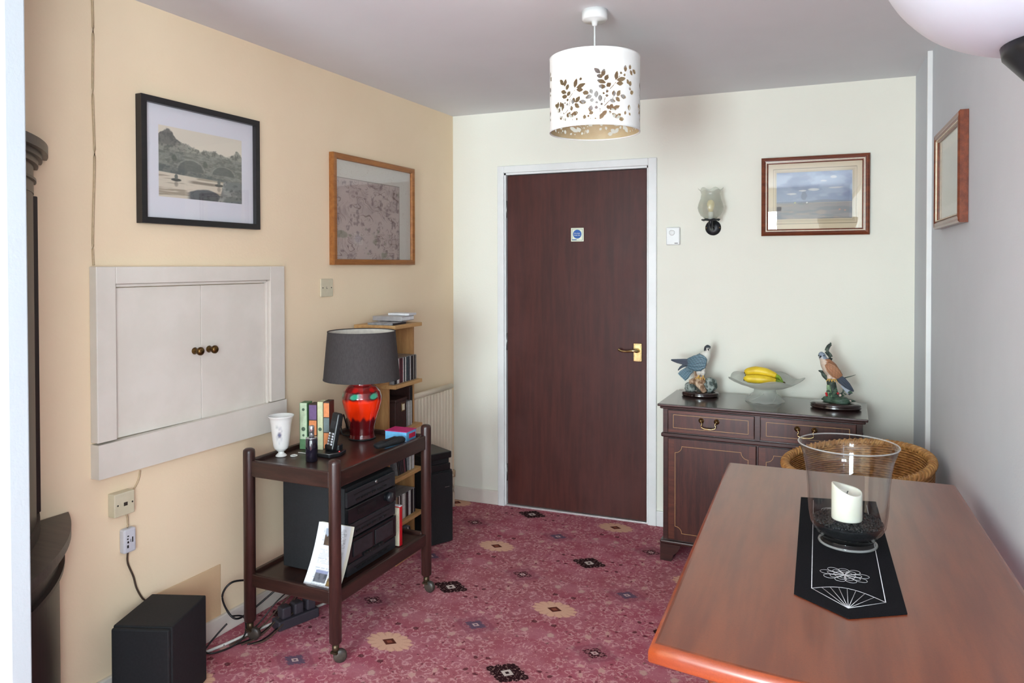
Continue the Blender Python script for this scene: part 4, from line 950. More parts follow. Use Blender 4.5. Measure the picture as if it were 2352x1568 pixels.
# ------------------------------------------------------------------ corner cabinet behind the partition
KX, KY = -2.2035, PY+.0505
t = thing('corner_cabinet', 'dark bow-fronted corner cabinet partly hidden behind the white partition', 'cabinet', (KX, KY, 0), 0)
M_cab = wood('dark_brown_stain', S(46, 32, 28), S(30, 20, 18), 2, .45, .1); M_cabt = wood('dark_grey_brown_top', S(72, 60, 53), S(52, 43, 38), 0, .45, .1)
def quarter(R, n=24):      # shallow bow front across the corner
    h_ = R*.10; P_ = [(.004, .004)]
    for f in np.linspace(0, 1, n): q = h_*4*f*(1-f)*.7071; P_.append((.004+R*f+q, .004+R*(1-f)+q))
    return [(x+.0545*y, y) for x, y in P_]
def qpart(name, R, z0, z1, mt, par=t, bevel=0):
    bm = bmesh.new(); prism(bm, quarter(R), z0, z1); return fin(name, bm, mt, par, bevel=bevel)
qpart('plinth', .408, 0, .08, M_cab); qpart('lower_body', .415, .0801, .615, M_cab); qpart('lower_frieze', .425, .6151, .640, M_cabt); qpart('worktop', .452, .6401, .668, M_cabt, bevel=.008)
qpart('apron_moulding', .432, .560, .572, M_cab)
qpart('upper_body', .350, .6681, 1.655, M_cab); qpart('frieze', .352, 1.6551, 1.735, M_cabt); qpart('frieze_bead', .360, 1.690, 1.697, M_cab); qpart('cornice', .366, 1.7351, 1.752, M_cabt, bevel=.004); qpart('cornice', .378, 1.7521, 1.768, M_cab, bevel=.004); qpart('cornice', .395, 1.7681, 1.795, M_cabt, bevel=.007)
qpart('upper_base_moulding', .360, .6682, .700, M_cabt, bevel=.005)
box('edge_post', .026, .044, .340, .358, .70, 1.655, M_cab, t, bevel=.003)

# ------------------------------------------------------------------ sideboard
M_side = wood('dark_mahogany', S(62, 31, 26), S(40, 19, 17), 0, .3, .25); M_sidez = wood('mahogany_flame', S(74, 36, 28), S(44, 20, 17), 2, .3, .25)
M_top = wood('dark_mahogany_top', S(66, 48, 46), S(50, 35, 34), 0, .22, .5); M_band = wood('crossbanding', S(92, 46, 32), S(66, 32, 23), 0, .3, .25); M_inlay = mat('boxwood_inlay', S(196, 150, 92), .4, scale=60)
SRZ = -.045
SBX, SBY = -.672, 3.600
t = thing('sideboard', 'dark mahogany sideboard with two drawers, two doors and inlaid lines', 'sideboard', (SBX, SBY, 0), SRZ)
BWd, BD = .885, .405
box('body', 0, BWd, .006, BD, .095, .745, M_side, t, bevel=.002)
bm = bmesh.new(); bx(bm, -.012, BWd+.012, -.016, BD+.004, .7451, .757); fin('top_moulding', bm, M_side, t, bevel=.005)
box('top', -.022, BWd+.022, -.026, BD+.006, .7571, .770, M_top, t, bevel=.0045, seg=3)
box('middle_moulding', -.008, BWd+.008, -.010, BD, .606, .626, M_side, t, bevel=.006)
bm = bmesh.new(); bx(bm, -.012, BWd+.012, -.014, BD, .083, .1); fin('base_moulding', bm, M_side, t, bevel=.006)
for x0 in (-.010, BWd-.090):
    for y0 in (-.012, BD-.1):
        bm = bmesh.new(); x1 = x0+.10; q = [(x0, 0), (x0+.055, 0), (x0+.062, .03), (x0+.085, .05), (x1, .0829), (x0, .0829)]
        if x0 > 0: q = [(x1+x0-a, b) for a, b in q][::-1]
        prism(bm, q, -y0-.1, -y0, Matrix.Rotation(PI/2, 4, 'X')); fin('bracket_foot', bm, M_side, t, bevel=.003)
for x in (.012, BWd-.012, BWd/2): box('pilaster', x-.011, x+.011, -.001, .006, .627, .744, M_side, t)
def strips(name, poly, par, y, wd=.0017, mt=M_inlay, closed=True):
    bm = bmesh.new(); n = len(poly)
    for i in range(n if closed else n-1):
        a, b = Vector(poly[i]), Vector(poly[(i+1) % n]); d = b-a; L_ = d.length
        if L_ < 1e-6: continue
        ang = math.atan2(d.y, d.x); mt_ = Matrix.Translation((a.x, y, a.y)) @ Matrix.Rotation(-ang, 4, 'Y'); bx(bm, -wd/2, L_+wd/2, -.0004, .0006, -wd/2, wd/2, mt_)
    return fin(name, bm, mt, par)
for x0, x1 in ((.026, BWd/2-.013), (BWd/2+.013, BWd-.026)):
    d = box('drawer', x0, x1, -.008, .006, .632, .740, M_sidez, t, bevel=.003)
    strips('inlay_line', [(x0+.027, .655), (x1-.027, .655), (x1-.027, .718), (x0+.027, .718)], d, -.0083)
    for (a, b, c_, e) in ((x0+.002, x1-.002, .634, .646), (x0+.002, x1-.002, .727, .738)): box('crossband', a, b, -.0085, -.0079, c_, e, M_band, d)
    xc = (x0+x1)/2-.005
    for s in (-1, 1): lathe('handle_rose', [(.013, 0), (.013, .002), (.008, .005), (.006, .012), (.007, .016), (0, .018)], M_brass, d, (xc+s*.036, -.008, .700), 20, rot=(PI/2, 0, 0))
    tube('handle_bail', [(xc-.036, -.022, .698), (xc-.030, -.025, .688), (xc-.034, -.026, .674), (xc-.018, -.027, .666), (xc, -.027, .665), (xc+.018, -.027, .666), (xc+.034, -.026, .674), (xc+.030, -.025, .688), (xc+.036, -.022, .698)], [.0022, .0022, .0026, .0034, .004, .0034, .0026, .0022, .0022], M_brass, d, 8, 5)
def shaped(x0, x1, z0, z1, r=.032):
    P_ = []
    for (cx, cz, a0) in ((x0, z0, PI/2), (x1, z0, PI), (x1, z1, 1.5*PI), (x0, z1, 2*PI)):
        for k in range(9): a = a0-PI/2*k/8; P_.append((cx+r*math.cos(a), cz+r*math.sin(a)))
    return P_
for x0, x1 in ((.026, BWd/2-.004), (BWd/2+.004, BWd-.026)):
    d = box('cupboard_door', x0, x1, -.008, .006, .106, .602, M_sidez, t, bevel=.003)
    strips('inlay_line', shaped(x0+.036, x1-.036, .142, .566), d, -.0083)
    for a, b in ((x0+.003, x0+.032), (x1-.032, x1-.003)): box('crossband', a, b, -.0084, -.0079, .112, .597, M_band, d)

# ------------------------------------------------------------------ falcon figurines
M_vc = vcol('painted_resin', .5)
M_base = wood('dark_turned_base', S(48, 30, 28), S(30, 18, 17), 0, .15, .7)
def blob(name, mt, parent, loc, size, seed, rough=.18, res=3, cols=None):
    bm = bmesh.new(); bmesh.ops.create_icosphere(bm, subdivisions=res, radius=1); rn = random.Random(seed); ph = [rn.uniform(0, 6) for _ in range(6)]
    for v_ in bm.verts:
        x, y, z = v_.co; k = 1+rough*(math.sin(3*x+ph[0])*math.sin(4*y+ph[1])+.5*math.sin(7*z+ph[2])*math.sin(6*x+ph[3])+.3*math.sin(11*y+ph[4])*math.sin(9*z+ph[5]))
        v_.co = Vector((x*size[0]*k, y*size[1]*k, z*size[2]*k))
    return fin(name, bm, mt, parent, loc, (0, 0, 0), True)
def blade(name, parent, pts, wid, thick, colf, mt=M_vc, nrm=(0, -1, 0), scal=0):
    """feathered blade: centre line, half widths, and thickness towards the viewer side"""
    Q = smooth_path(pts, 12); n = len(Q); V, Fc, Cc = [], [], []; N = Vector(nrm).normalized(); m_ = 31
    for i, p in enumerate(Q):
        t_ = (Q[min(i+1, n-1)]-Q[max(i-1, 0)]).normalized(); s = t_.cross(N).normalized(); f = i/(n-1)*(len(wid)-1); k = min(int(f), len(wid)-2); w_ = wid[k]*(1-f+k)+wid[k+1]*(f-k)
        for j in range(m_):
            a = (j/(m_-1)-.5)*2
            for sd in (1, -1):
                h_ = thick*math.sqrt(max(0, 1-a*a))*min(1, 4*(1-i/(n-1))+.25)*sd
                V.append(p+s*(a*w_)+N*h_+N*(scal*.0012*math.sin(a*14)*(1 if sd > 0 else 0))); Cc.append(colf(i/(n-1), a))
    for i in range(n-1):
        for j in range(m_-1):
            for sd in (0, 1):
                a = (i*m_+j)*2+sd; q = (a, a+2, a+2*m_+2, a+2*m_); Fc.append(q if sd == 0 else q[::-1])
    for i in range(n-1):
        for j in (0, m_-1):
            a = (i*m_+j)*2; Fc.append((a, a+1, a+2*m_+1, a+2*m_))
    return raw(name, V, Fc, mt, parent, smooth=True, cols=Cc)
def turned_base(t, rx, ry, h):
    lathe('turned_base', [(.90, 0), (.98, .15*h), (1.0, .3*h), (.96, .45*h), (1.0, .6*h), (.97, .8*h), (.85, h), (0, h)], M_base, t, seg=64, fn=lambda r, z, a: (r*rx*ry/math.sqrt((ry*math.cos(a))**2+(rx*math.sin(a))**2), z))
def feet(t, x, y, z, s=1):
    M_foot = mat('yellow_foot', S(222, 176, 84), .5, scale=50)
    for dx in (-.010, .012):
        f = tube('foot', [(x+dx, y, z+.020*s), (x+dx, y-.004, z+.006*s)], .0035, M_foot, t, 8, 0)
        for a in (-.9, -.1, .7): tube('toe', [(x+dx, y-.004, z+.006), (x+dx+.010*math.sin(a), y-.014, z+.006), (x+dx+.018*math.sin(a), y-.020, z-.004)], [.003, .0026, .0012], M_foot, f, 6, 4)
def rgb(*a): return lin(a)
# peregrine on rocks (left)
SBp = lambda x, y: (SBX+x*math.cos(SRZ)-y*math.sin(SRZ), SBY+x*math.sin(SRZ)+y*math.cos(SRZ))
t = thing('falcon_figurine', 'blue-grey falcon figurine perched on rocks at the sideboard left', 'figurine', (-.530, 3.865, .7704), SRZ+.02)
turned_base(t, .094, .072, .026)
M_rockg = mat('grey_green_rock', S(150, 158, 152), .7, c2=S(70, 82, 78), scale=45, lo=.42, hi=.58); M_stump = mat('driftwood', S(206, 180, 154), .7, c2=S(124, 92, 66), scale=40, stretch=(1, 1, .4), lo=.4, hi=.6)
blob('rock', M_rockg, t, (-.044, -.022, .045), (.028, .026, .025), 1); blob('rock', M_rockg, t, (.052, -.008, .060), (.032, .03, .036), 2, .24); blob('rock', M_rockg, t, (.018, .030, .048), (.040, .026, .030), 3)
tube('driftwood', [(.030, -.040, .026), (.012, -.034, .052), (-.006, -.018, .072), (-.012, -.006, .092), (-.018, .0, .118), (-.024, .002, .136)], [(.014, .012), (.020, .016), (.026, .020), (.020, .018), (.014, .013), (.009, .009)], M_stump, t, 12, 5)
blob('driftwood_knot', M_stump, t, (-.028, -.024, .076), (.024, .018, .016), 5, .3); blob('driftwood_knot', M_stump, t, (.012, -.026, .082), (.022, .018, .018), 6, .3)
def perc(v):
    x, z = v[0], v[2]; y = v[1]
    if z > .236: 
        return rgb(58, 66, 74) if (z > .252 or x < .034+.3*(z-.24)) and not (.036 < x < .048 and z < .248) else rgb(226, 222, 212)
    if x > .012+(.19-z)*.30 and z > .150: return rgb(224, 222, 212)
    if z < .142 and x > -.045: return rgb(222, 218, 206) if (x > -.03) else rgb(150, 174, 186)
    return rgb(112, 136, 148)
tube('bird_body', [(-.070, -.002, .128), (-.045, -.004, .146), (-.015, -.006, .166), (.012, -.006, .190), (.028, -.006, .212), (.036, -.008, .228), (.0385, -.010, .246), (.038, -.010, .258), (.037, -.010, .266)], [(.010, .010), (.022, .024), (.032, .036), (.032, .036), (.025, .027), (.017, .018), (.0185, .018), (.015, .015), (.003, .003)], M_vc, t, 20, 6, cols=perc, up=(1, 0, 0))
M_beak = mat('dark_horn', S(50, 48, 50), .3, scale=40)
tube('beak', [(.044, -.026, .246), (.046, -.033, .244), (.046, -.035, .238)], [.0045, .003, .0008], M_beak, t, 8, 4)
for dx in (-.010, .013): lathe('eye', [(.0028, 0), (.002, .001), (0, .0015)], M_black, t, (.039+dx, -.0275, .250), 10, rot=(PI/2, 0, 0))
wing = lambda f, a: rgb(98, 126, 140)*(.62+.55*abs(math.sin(a*11+f*7))*abs(math.cos(f*22-a*5)))
blade('wing', t, [(.036, -.038, .172), (.010, -.040, .176), (-.025, -.036, .170), (-.060, -.026, .168)], [.022, .044, .040, .024], .008, wing, scal=1)
blade('wing_feathers', t, [(-.045, -.026, .172), (-.080, -.022, .174), (-.115, -.018, .176), (-.147, -.014, .180)], [.020, .016, .011, .003], .005, lambda f, a: rgb(74, 82, 96)*(.8+.3*abs(math.sin(a*7))), scal=1)
blade('wing_feathers', t, [(-.060, .014, .160), (-.085, .018, .150), (-.104, .020, .138), (-.118, .022, .122)], [.010, .008, .006, .002], .004, lambda f, a: rgb(70, 80, 92))
blade('tail', t, [(-.040, -.004, .140), (-.062, -.006, .124), (-.080, -.008, .106), (-.095, -.010, .090)], [.016, .022, .028, .026], .005, lambda f, a: rgb(100, 130, 144)*(.6+.45*abs(math.sin(f*26)))if f < .93 else rgb(216, 220, 214), scal=1)
for dx in (-.004, .016): blob('thigh', mat('white_barred_down', S(224, 220, 210), .7, c2=S(196, 190, 180), scale=120), t, (dx, -.016, .130), (.014, .014, .026), 8, .08, 2)
feet(t, .006, -.018, .092)
# kestrel on a branch (right)
t = thing('kestrel_figurine', 'chestnut-backed kestrel figurine on a berried stump at the sideboard right', 'figurine', (.108, 3.765, .7704), SRZ)
turned_base(t, .112, .078, .030)
M_bark = mat('mossy_bark', S(92, 104, 92), .8, c2=S(48, 58, 54), scale=50, lo=.4, hi=.6); M_moss = mat('pale_moss', S(150, 178, 138), .8, c2=S(110, 142, 108), scale=60); M_leafd = mat('holly_leaf', S(72, 96, 78), .5, c2=S(48, 70, 58), scale=60)
tube('stump', [(.0, 0, .026), (-.006, 0, .055), (-.012, .002, .090), (-.020, .004, .118), (-.026, .004, .136)], [(.030, .026), (.022, .020), (.019, .018), (.022, .020), (.018, .016)], M_bark, t, 14, 5)
tube('moss_streak', [(-.022, -.018, .05), (-.028, -.018, .08), (-.032, -.016, .11)], [.009, .011, .008], M_moss, t, 10, 5)
tube('branch', [(-.030, .006, .130), (-.052, .008, .150), (-.060, .008, .166), (-.076, .008, .172)], [.010, .009, .008, .002], M_bark, t, 10, 5)
tube('branch', [(-.020, .018, .13), (-.030, .026, .20), (-.024, .028, .238), (-.040, .028, .262), (-.034, .028, .285), (-.024, .028, .298), (-.026, .028, .306)], [.008, .008, .010, .010, .009, .007, .001], M_bark, t, 10, 5)
tube('branch', [(.010, .004, .060), (.030, .002, .075), (.036, .002, .10), (.050, .0, .118)], [.005, .004, .003, .0015], M_bark, t, 8, 5)
tube('branch', [(.030, .02, .14), (.060, .02, .150), (.085, .02, .160)], [.003, .0022, .0008], M_bark, t, 6, 4)
blob('moss_mound', M_leafd, t, (.012, -.012, .040), (.060, .038, .018), 14, .25)
rn = random.Random(4)
for k in range(14):
    a = rn.uniform(0, 6.28); r = rn.uniform(.015, .06); x, y, z = r*math.cos(a)+.005, -abs(r*math.sin(a))*.7-.004, .045+rn.uniform(0, .045)
    d = Vector((rn.uniform(-1, 1), -.4, rn.uniform(-.2, .6))).normalized()*.024
    blade('leaf', t, [(x, y, z), (x+d.x*.5, y+d.y*.5, z+d.z*.5+.003), (x+d.x, y+d.y, z+d.z)], [.002, .008, .001], .001, lambda f, a: rgb(74, 100, 82)*(.8+.2*abs(a)), nrm=(.2, -.8, .5))
M_berry = mat('red_berry', S(206, 48, 56), .25, c2=S(190, 40, 48), scale=30); M_berryw = mat('pale_berry', S(236, 206, 196), .3, scale=30)
for (x, z, mt_) in ((-.040, .072, M_berry), (-.038, .064, M_berry), (-.004, .078, M_berry), (.010, .076, M_berry), (.020, .068, M_berryw), (.062, .042, M_berryw)):
    bm = bmesh.new(); bmesh.ops.create_uvsphere(bm, u_segments=12, v_segments=8, radius=.0055); fin('berry', bm, mt_, t, (x, -.034, z), smooth=True)
def kes(v):
    x, y, z = v
    if z > .232: return rgb(140, 152, 168) if z > .243 or x > -.056 else rgb(206, 206, 206)
    if x > -.050+(.235-z)*.62: return rgb(168, 112, 78)
    n = math.sin(x*900)*math.sin(z*700)
    return rgb(216, 196, 178)*(1-.12*(n > .55))
tube('bird_body', [(.030, .0, .112), (.014, .0, .134), (-.006, -.002, .160), (-.026, -.004, .188), (-.043, -.006, .212), (-.054, -.008, .230), (-.060, -.010, .246), (-.062, -.010, .257), (-.062, -.010, .264)], [(.008, .008), (.018, .020), (.029, .031), (.033, .034), (.026, .027), (.017, .017), (.0175, .017), (.013, .013), (.003, .003)], M_vc, t, 20, 6, cols=kes, up=(1, 0, 0))
tube('beak', [(-.065, -.026, .244), (-.068, -.033, .241), (-.068, -.035, .235)], [.0045, .003, .0008], M_beak, t, 8, 4)
for dx in (-.013, .010): lathe('eye', [(.0028, 0), (.002, .001), (0, .0015)], M_black, t, (-.061+dx, -.027, .248), 10, rot=(PI/2, 0, 0))
blade('wing', t, [(-.040, -.034, .212), (-.020, -.038, .192), (.002, -.034, .168), (.020, -.026, .150)], [.010, .024, .024, .014], .007, lambda f, a: rgb(178, 126, 92)*(.75+.35*abs(math.sin(a*8+f*5))*abs(math.cos(f*18-a*4))), scal=1)
blade('wing_feathers', t, [(.004, -.026, .156), (.026, -.022, .136), (.050, -.016, .112), (.076, -.012, .086)], [.012, .018, .015, .003], .005, lambda f, a: rgb(72, 80, 94)*(.75+.35*abs(math.sin(a*8))), scal=1)
blade('tail', t, [(.014, -.002, .128), (.034, -.002, .108), (.050, -.002, .088), (.064, -.002, .070)], [.010, .012, .011, .008], .004, lambda f, a: rgb(178, 186, 200)*(.85+.15*abs(a)) if f < .85 else rgb(52, 56, 70))
for dx in (-.012, .008): blob('thigh', mat('buff_down', S(226, 208, 194), .7, c2=S(200, 180, 166), scale=120), t, (-.014+dx, -.016, .150), (.012, .013, .022), 8, .08, 2)
feet(t, -.016, -.018, .132)

# ------------------------------------------------------------------ glass bowl and bananas
t = thing('glass_fruit_bowl', 'frosted leaf-shaped glass pedestal bowl on the sideboard', 'bowl', (-.212, 3.835, .7703), .1)
M_bowl = thin_glass('sea_frosted_glass', (.96, .98, .96), .15, 1.45, .36, (.90, .93, .89))
def bowlfn(r, z, a):
    k = max(0, (r-.07)/.10) if z > .055 else 0
    return r*(1+.05*k*math.cos(5*a+.6)), z+.010*k*math.cos(5*a+.6)+(.0015*math.sin(9*a+z*60) if z < .05 else 0)
lathe('bowl_glass', [(.092, .001), (.093, .004), (.080, .014), (.062, .030), (.052, .048), (.050, .060), (.070, .067), (.110, .078), (.150, .096), (.176, .112), (.177, .115), (.150, .101), (.110, .083), (.070, .072), (.030, .068), (0, .067)], M_bowl, t, seg=80, fn=bowlfn, caps=False)
for k in range(5):
    a0 = k*2*PI/5; tube('cut_vein', [((.09-.04*q)*math.cos(a0+.9*q), (.09-.04*q)*math.sin(a0+.9*q), .006+.040*q+.012*q*(1-q)) for q in np.linspace(0, 1, 7)], .0016, M_bowl, t, 6, 0)
def ban_col(v): 
    return None
M_ban = mat('ripe_banana', S(232, 200, 46), .45, c2=S(214, 178, 34), scale=18, lo=.4, hi=.7); M_bangr = mat('green_banana_stem', S(140, 166, 52), .5, c2=S(116, 146, 44), scale=25); M_bantip = mat('banana_tip', S(74, 58, 30), .7, scale=60)
t = thing('banana_bunch', 'bunch of ripe yellow bananas with green stems in the glass bowl', 'bananas', (-.218, 3.80, .7703+.088), SRZ)
for k, (dy, z0, ln, cu) in enumerate(((-.026, .020, 1.0, .016), (.000, .052, 1.0, .026), (.034, .036, 1.05, .030))):
    x0 = -.085
    P_ = [(x0, dy, z0), (x0+.012, dy, z0+.006), (x0+.05*ln, dy, z0+cu*.5), (x0+.10*ln, dy, z0+cu*.45-.004*k), (x0+.145, dy*.8, z0+cu*.15-.010*k)]
    b = tube('banana', P_, [(.008, .008), (.018, .018), (.022, .022), (.0205, .0205), (.012, .012)], M_ban, t, 10, 6)
    tube('banana_stem', [P_[-1], (x0+.160, dy*.5+.004, z0*.6+.006), (x0+.176, .006, .008)], [.0108, .008, .007], M_bangr, b, 10, 5)
    lathe('blossom_end', [(.006, 0), (.004, .004), (0, .005)], M_bantip, b, (x0-.0005, dy, z0), 10, rot=(0, -PI/2, 0))
lathe('crown', [(.010, 0), (.011, .006), (.008, .012), (0, .013)], M_bantip, t, (.090, .006, .008), 12, rot=(0, PI/2, 0))

# ------------------------------------------------------------------ wicker tub chair
def wicker(name, c1, c2):
    m, T, p = new_mat(name)
    uv = T.node('ShaderNodeAttribute', attribute_name='wv'); sp = T.node('ShaderNodeSeparateXYZ'); T.l.new(uv.outputs['Vector'], sp.inputs[0])
    U_, V_ = sp.outputs[0], sp.outputs[1]
    su = T.M('SINE', T.M('MULTIPLY', U_, PI)); alt = T.M('SINE', T.M('ADD', T.M('MULTIPLY', U_, PI), T.M('MULTIPLY', T.M('FLOOR', V_), PI)))
    prof = T.M('SINE', T.M('MULTIPLY', T.M('FRACT', V_), PI))
    h = T.M('MULTIPLY', prof, T.M('ADD', .6, T.M('MULTIPLY', alt, .4)))
    nz = T.noise(coords(T), 18, 4)
    col = T.mix(T.step(nz, .35, .65), c1, c2)
    nn = T.noise(T.comb(T.M('MULTIPLY', U_, .25), T.M('FLOOR', V_), .5), 1.7, 2); col = T.mix(T.M('MULTIPLY', T.step(nn, .45, .7), .5), col, tuple(x*.55 for x in c2))
    T.put(p.inputs['Base Color'], col); p.inputs['Roughness'].default_value = .55
    col = T.mix(T.M('MULTIPLY', T.step(T.M('FRACT', T.M('MULTIPLY', T.M('FLOOR', V_), .37)), .45, .55), .35), col, tuple(x*.7 for x in c2))
    T.put(p.inputs['Base Color'], col)
    T.put(p.inputs['Normal'], T.bump(h, 1.0, .007)); return m
M_wick = wicker('golden_wicker', S(206, 150, 84), S(168, 112, 56)); M_cane = mat('cane_rim', S(200, 150, 88), .5, c2=S(160, 110, 58), scale=40, stretch=(1, 1, 1), bump=.5, bscale=90, bdist=.003)
CXc, CYc = .165, 3.165
t = thing('wicker_chair', 'golden wicker tub chair tucked behind the dining table', 'chair', (CXc, CYc, 0), 0)
th_b = .55
def rim(a):
    rx, ry = .270, .275
    k = .5+.5*math.cos(a-th_b)
    return Vector((rx*math.cos(a), ry*math.sin(a), .640+.066*k**1.2))
NA, NR = 96, 22
def shell(name, inset, mt, flip):
    V, Fc, wv = [], [], []
    for j in range(NR+1):
        f = j/NR
        for i in range(NA):
            a = 2*PI*i/NA; p = rim(a); q = Vector((p.x*.80, p.y*.80, .40)); g = f**1.0
            s = p.lerp(q, g); bul = .018*math.sin(PI*f); d = Vector((p.x, p.y, 0)).normalized(); s = s+d*(bul-inset)
            V.append(s); wv.append((i*48/NA*2, f*30, 0))
    for j in range(NR):
        for i in range(NA):
            a = j*NA+i; b = j*NA+(i+1) % NA; q = (a, b, b+NA, a+NA); Fc.append(q if flip else q[::-1])
    o = raw(name, V, Fc, mt, t, smooth=True); at = o.data.attributes.new('wv', 'FLOAT_VECTOR', 'POINT'); at.data.foreach_set('vector', np.array(wv, np.float32).ravel()); return o
shell('outer_weave', 0, M_wick, True); shell('inner_weave', .022, M_wick, False)
loop = [rim(2*PI*i/64) for i in range(65)]
tube('rim_core', [p+Vector((0, 0, .002))-Vector((p.x, p.y, 0)).normalized()*.008 for p in loop], .0135, M_cane, t, 12, 0)
br = []
for ph in (0, PI):
    P_ = []
    for i in range(481):
        a = 2*PI*i/480; p = rim(a); d = Vector((p.x, p.y, 0)).normalized(); q = a*40+ph; P_.append(p+Vector((0, 0, .002))-d*.008+d*(.0135*math.cos(q))+Vector((0, 0, .0135*math.sin(q))))
    br.append(tube_vf(P_, .0048, 6))
V, Fc = merge_vf(br); raw('rim_braid', V, Fc, M_cane, t)
bm = bmesh.new(); prism(bm, [(.8*.27*math.cos(a)-.0, .8*.275*math.sin(a)) for a in np.linspace(0, 2*PI, 48, endpoint=False)], .385, .412); fin('seat', bm, M_cane, t)
for sx in (-1, 1):
    for sy in (-1, 1): tube('leg', [(sx*.150, sy*.150, .386), (sx*.160, sy*.160, .2), (sx*.168, sy*.168, .001)], .016, M_cane, t, 12, 4)

# ------------------------------------------------------------------ dining table
def table_wood(name, c1, c2, axis):
    m, T, p = new_mat(name); st = [5, 5, 5]; st[axis] = .5
    a = T.noise(coords(T, tuple(st)), 5, 5, .6); b = T.noise(coords(T), 380, 2); c = T.noise(coords(T), 2.2, 4)
    col = T.mix(T.step(a, .35, .7), c1, c2); col = T.mix(T.M('MULTIPLY', T.step(b, .45, .7), .25), col, tuple(x*.5 for x in c2))
    T.put(p.inputs['Base Color'], col); T.put(p.inputs['Roughness'], T.M('ADD', .30, T.M('MULTIPLY', c, .16))); p.inputs['Specular IOR Level'].default_value = .3
    p.inputs['Coat Weight'].default_value = .8; p.inputs['Coat Roughness'].default_value = .28; p.inputs['Coat IOR'].default_value = 1.6
    T.put(p.inputs['Normal'], T.bump(b, .06, .0005)); return m
M_tab = table_wood('reddish_table_top', S(136, 68, 38), S(112, 50, 27), 1); M_tabe = table_wood('orange_table_edge', S(162, 72, 32), S(130, 52, 22), 0)
TBZ = .762
t = thing('dining_table', 'reddish wooden dining table with rounded edges in the foreground', 'table', (.078, 1.965, 0), 0)
def round_poly(P_, r, n=6):
    out = []
    for i in range(len(P_)):
        a, b, c_ = Vector(P_[i-1]), Vector(P_[i]), Vector(P_[(i+1) % len(P_)]); d0 = (a-b).normalized(); d1 = (c_-b).normalized(); p0 = b+d0*r; p1 = b+d1*r
        for k in range(n+1): f = k/n; out.append(tuple((p0*(1-f)**2+b*2*f*(1-f)+p1*f*f)))
    return out
top_poly = [(-.345, -.66), (.0, -.725), (.345, -.66), (.342, .655), (0, .672), (-.347, .665)]
def bowed():
    P_ = []
    for i in range(13): f = i/12; P_.append((-.348+f*.694, -.658-.040*math.sin(PI*f)))
    for i in range(1, 9): f = i/8; P_.append((.346-.004*f, -.658+f*1.318))
    for i in range(1, 9): f = i/8; P_.append((.342-f*.688, .660+.010*f))
    for i in range(1, 8): f = i/8; P_.append((-.346-.002*f, .670-f*1.328))
    return P_
bp = bowed()
bm = bmesh.new(); prism(bm, bp, TBZ-.036, TBZ)
es = [e for e in bm.edges if abs(e.verts[0].co.z-e.verts[1].co.z) > .02 and e.calc_face_angle(0) > .8]
bmesh.ops.bevel(bm, geom=es, offset=.028, segments=6, affect='EDGES', profile=.5)
for zt, off, sg in ((TBZ, .015, 5), (TBZ-.036, .007, 3)):
    es = [e for e in bm.edges if all(abs(v_.co.z-zt) < .0005 for v_ in e.verts) and len(e.link_faces) == 2 and e.calc_face_angle(0) > .8]
    bmesh.ops.bevel(bm, geom=es, offset=off, segments=sg, affect='EDGES', profile=.5)
tt = fin('tabletop', bm, M_tab, t); tt.data.materials.append(M_tabe)
for p in tt.data.polygons:
    p.use_smooth = abs(p.normal.z) < .98
    if p.normal.z < .93: p.material_index = 1
for sx in (-1, 1): box('long_apron', sx*.25-.011, sx*.25+.011, -.47, .47, TBZ-.116, TBZ-.0365, M_tabe, t)
for sy in (-1, 1): box('end_apron', -.25, .25, sy*.481-.011, sy*.481+.011, TBZ-.116, TBZ-.0365, M_tabe, t)
for sx in (-1, 1):
    for sy in (-1, 1): lathe('leg', [(.016, 0), (.020, .02), (.024, .3), (.030, .55), (.034, .62), (.026, .635), (.036, .65), (.036, TBZ-.037)], M_tab, t, (sx*.235, sy*.455, 0), 20)

# runner with embroidery
t = thing('table_runner', 'black pointed table runner with white embroidery on the dining table', 'table runner', (0, 0, TBZ), 0)
M_felt = mat('black_cloth', S(22, 22, 27), .95, c2=S(15, 15, 19), scale=300, bump=.4, bscale=500, spec=.15); M_thread = mat('white_thread', S(206, 206, 210), .8, scale=200)
rp = [(-.026, 2.300), (.174, 2.335), (.176, 1.606), (.069, 1.542), (-.031, 1.618)]
bm = bmesh.new(); prism(bm, rp, .0006, .0030); fin('cloth', bm, M_felt, t, bevel=.0006)
RZ = .0036
def stitch(P_, r=.0009): return tube_vf([(x, y, RZ) for x, y in P_], (r), 5, .5)
E_ = []
pl, pr, pt = (.003, 1.655), (.141, 1.640), (.070, 1.585)
E_ += [stitch([(.008, 2.28), pl]), stitch([(.147, 2.29), pr]), stitch([pl, pt]), stitch([pr, pt])]
arc = lambda f: (pl[0]+(pr[0]-pl[0])*f, pl[1]+(pr[1]-pl[1])*f+.034*math.sin(PI*f))
E_.append(stitch([arc(f) for f in np.linspace(0, 1, 20)]))
for f in (.14, .26, .38, .5, .62, .74, .86): E_.append(stitch([pt, arc(f)], .0007))
rn = random.Random(11)
for k in range(9):
    a = 2*PI*k/9+.2; cx, cy = .070, 1.752
    for sc in (1, .7, .45):
        ln, wd = .040*sc*(1+.25*abs(math.cos(a))), .011*sc
        P_ = []
        for q in np.linspace(0, 1, 18):
            s = math.sin(PI*q)**.8; l_ = ln*math.sin(PI*q); w_ = wd*math.sin(2*PI*q)*1.0
            P_.append((cx+l_*math.cos(a)-w_*math.sin(a)+rn.uniform(-.0006, .0006), cy+l_*math.sin(a)*.9+w_*math.cos(a)))
        E_.append(stitch(P_, .0006))
for k in range(3): E_.append(stitch([(.070+.03*math.cos(a)*(1+k*.2), 2.20+.022*math.sin(a)*(1+k*.2)) for a in np.linspace(0, 6.28, 20)], .0005))
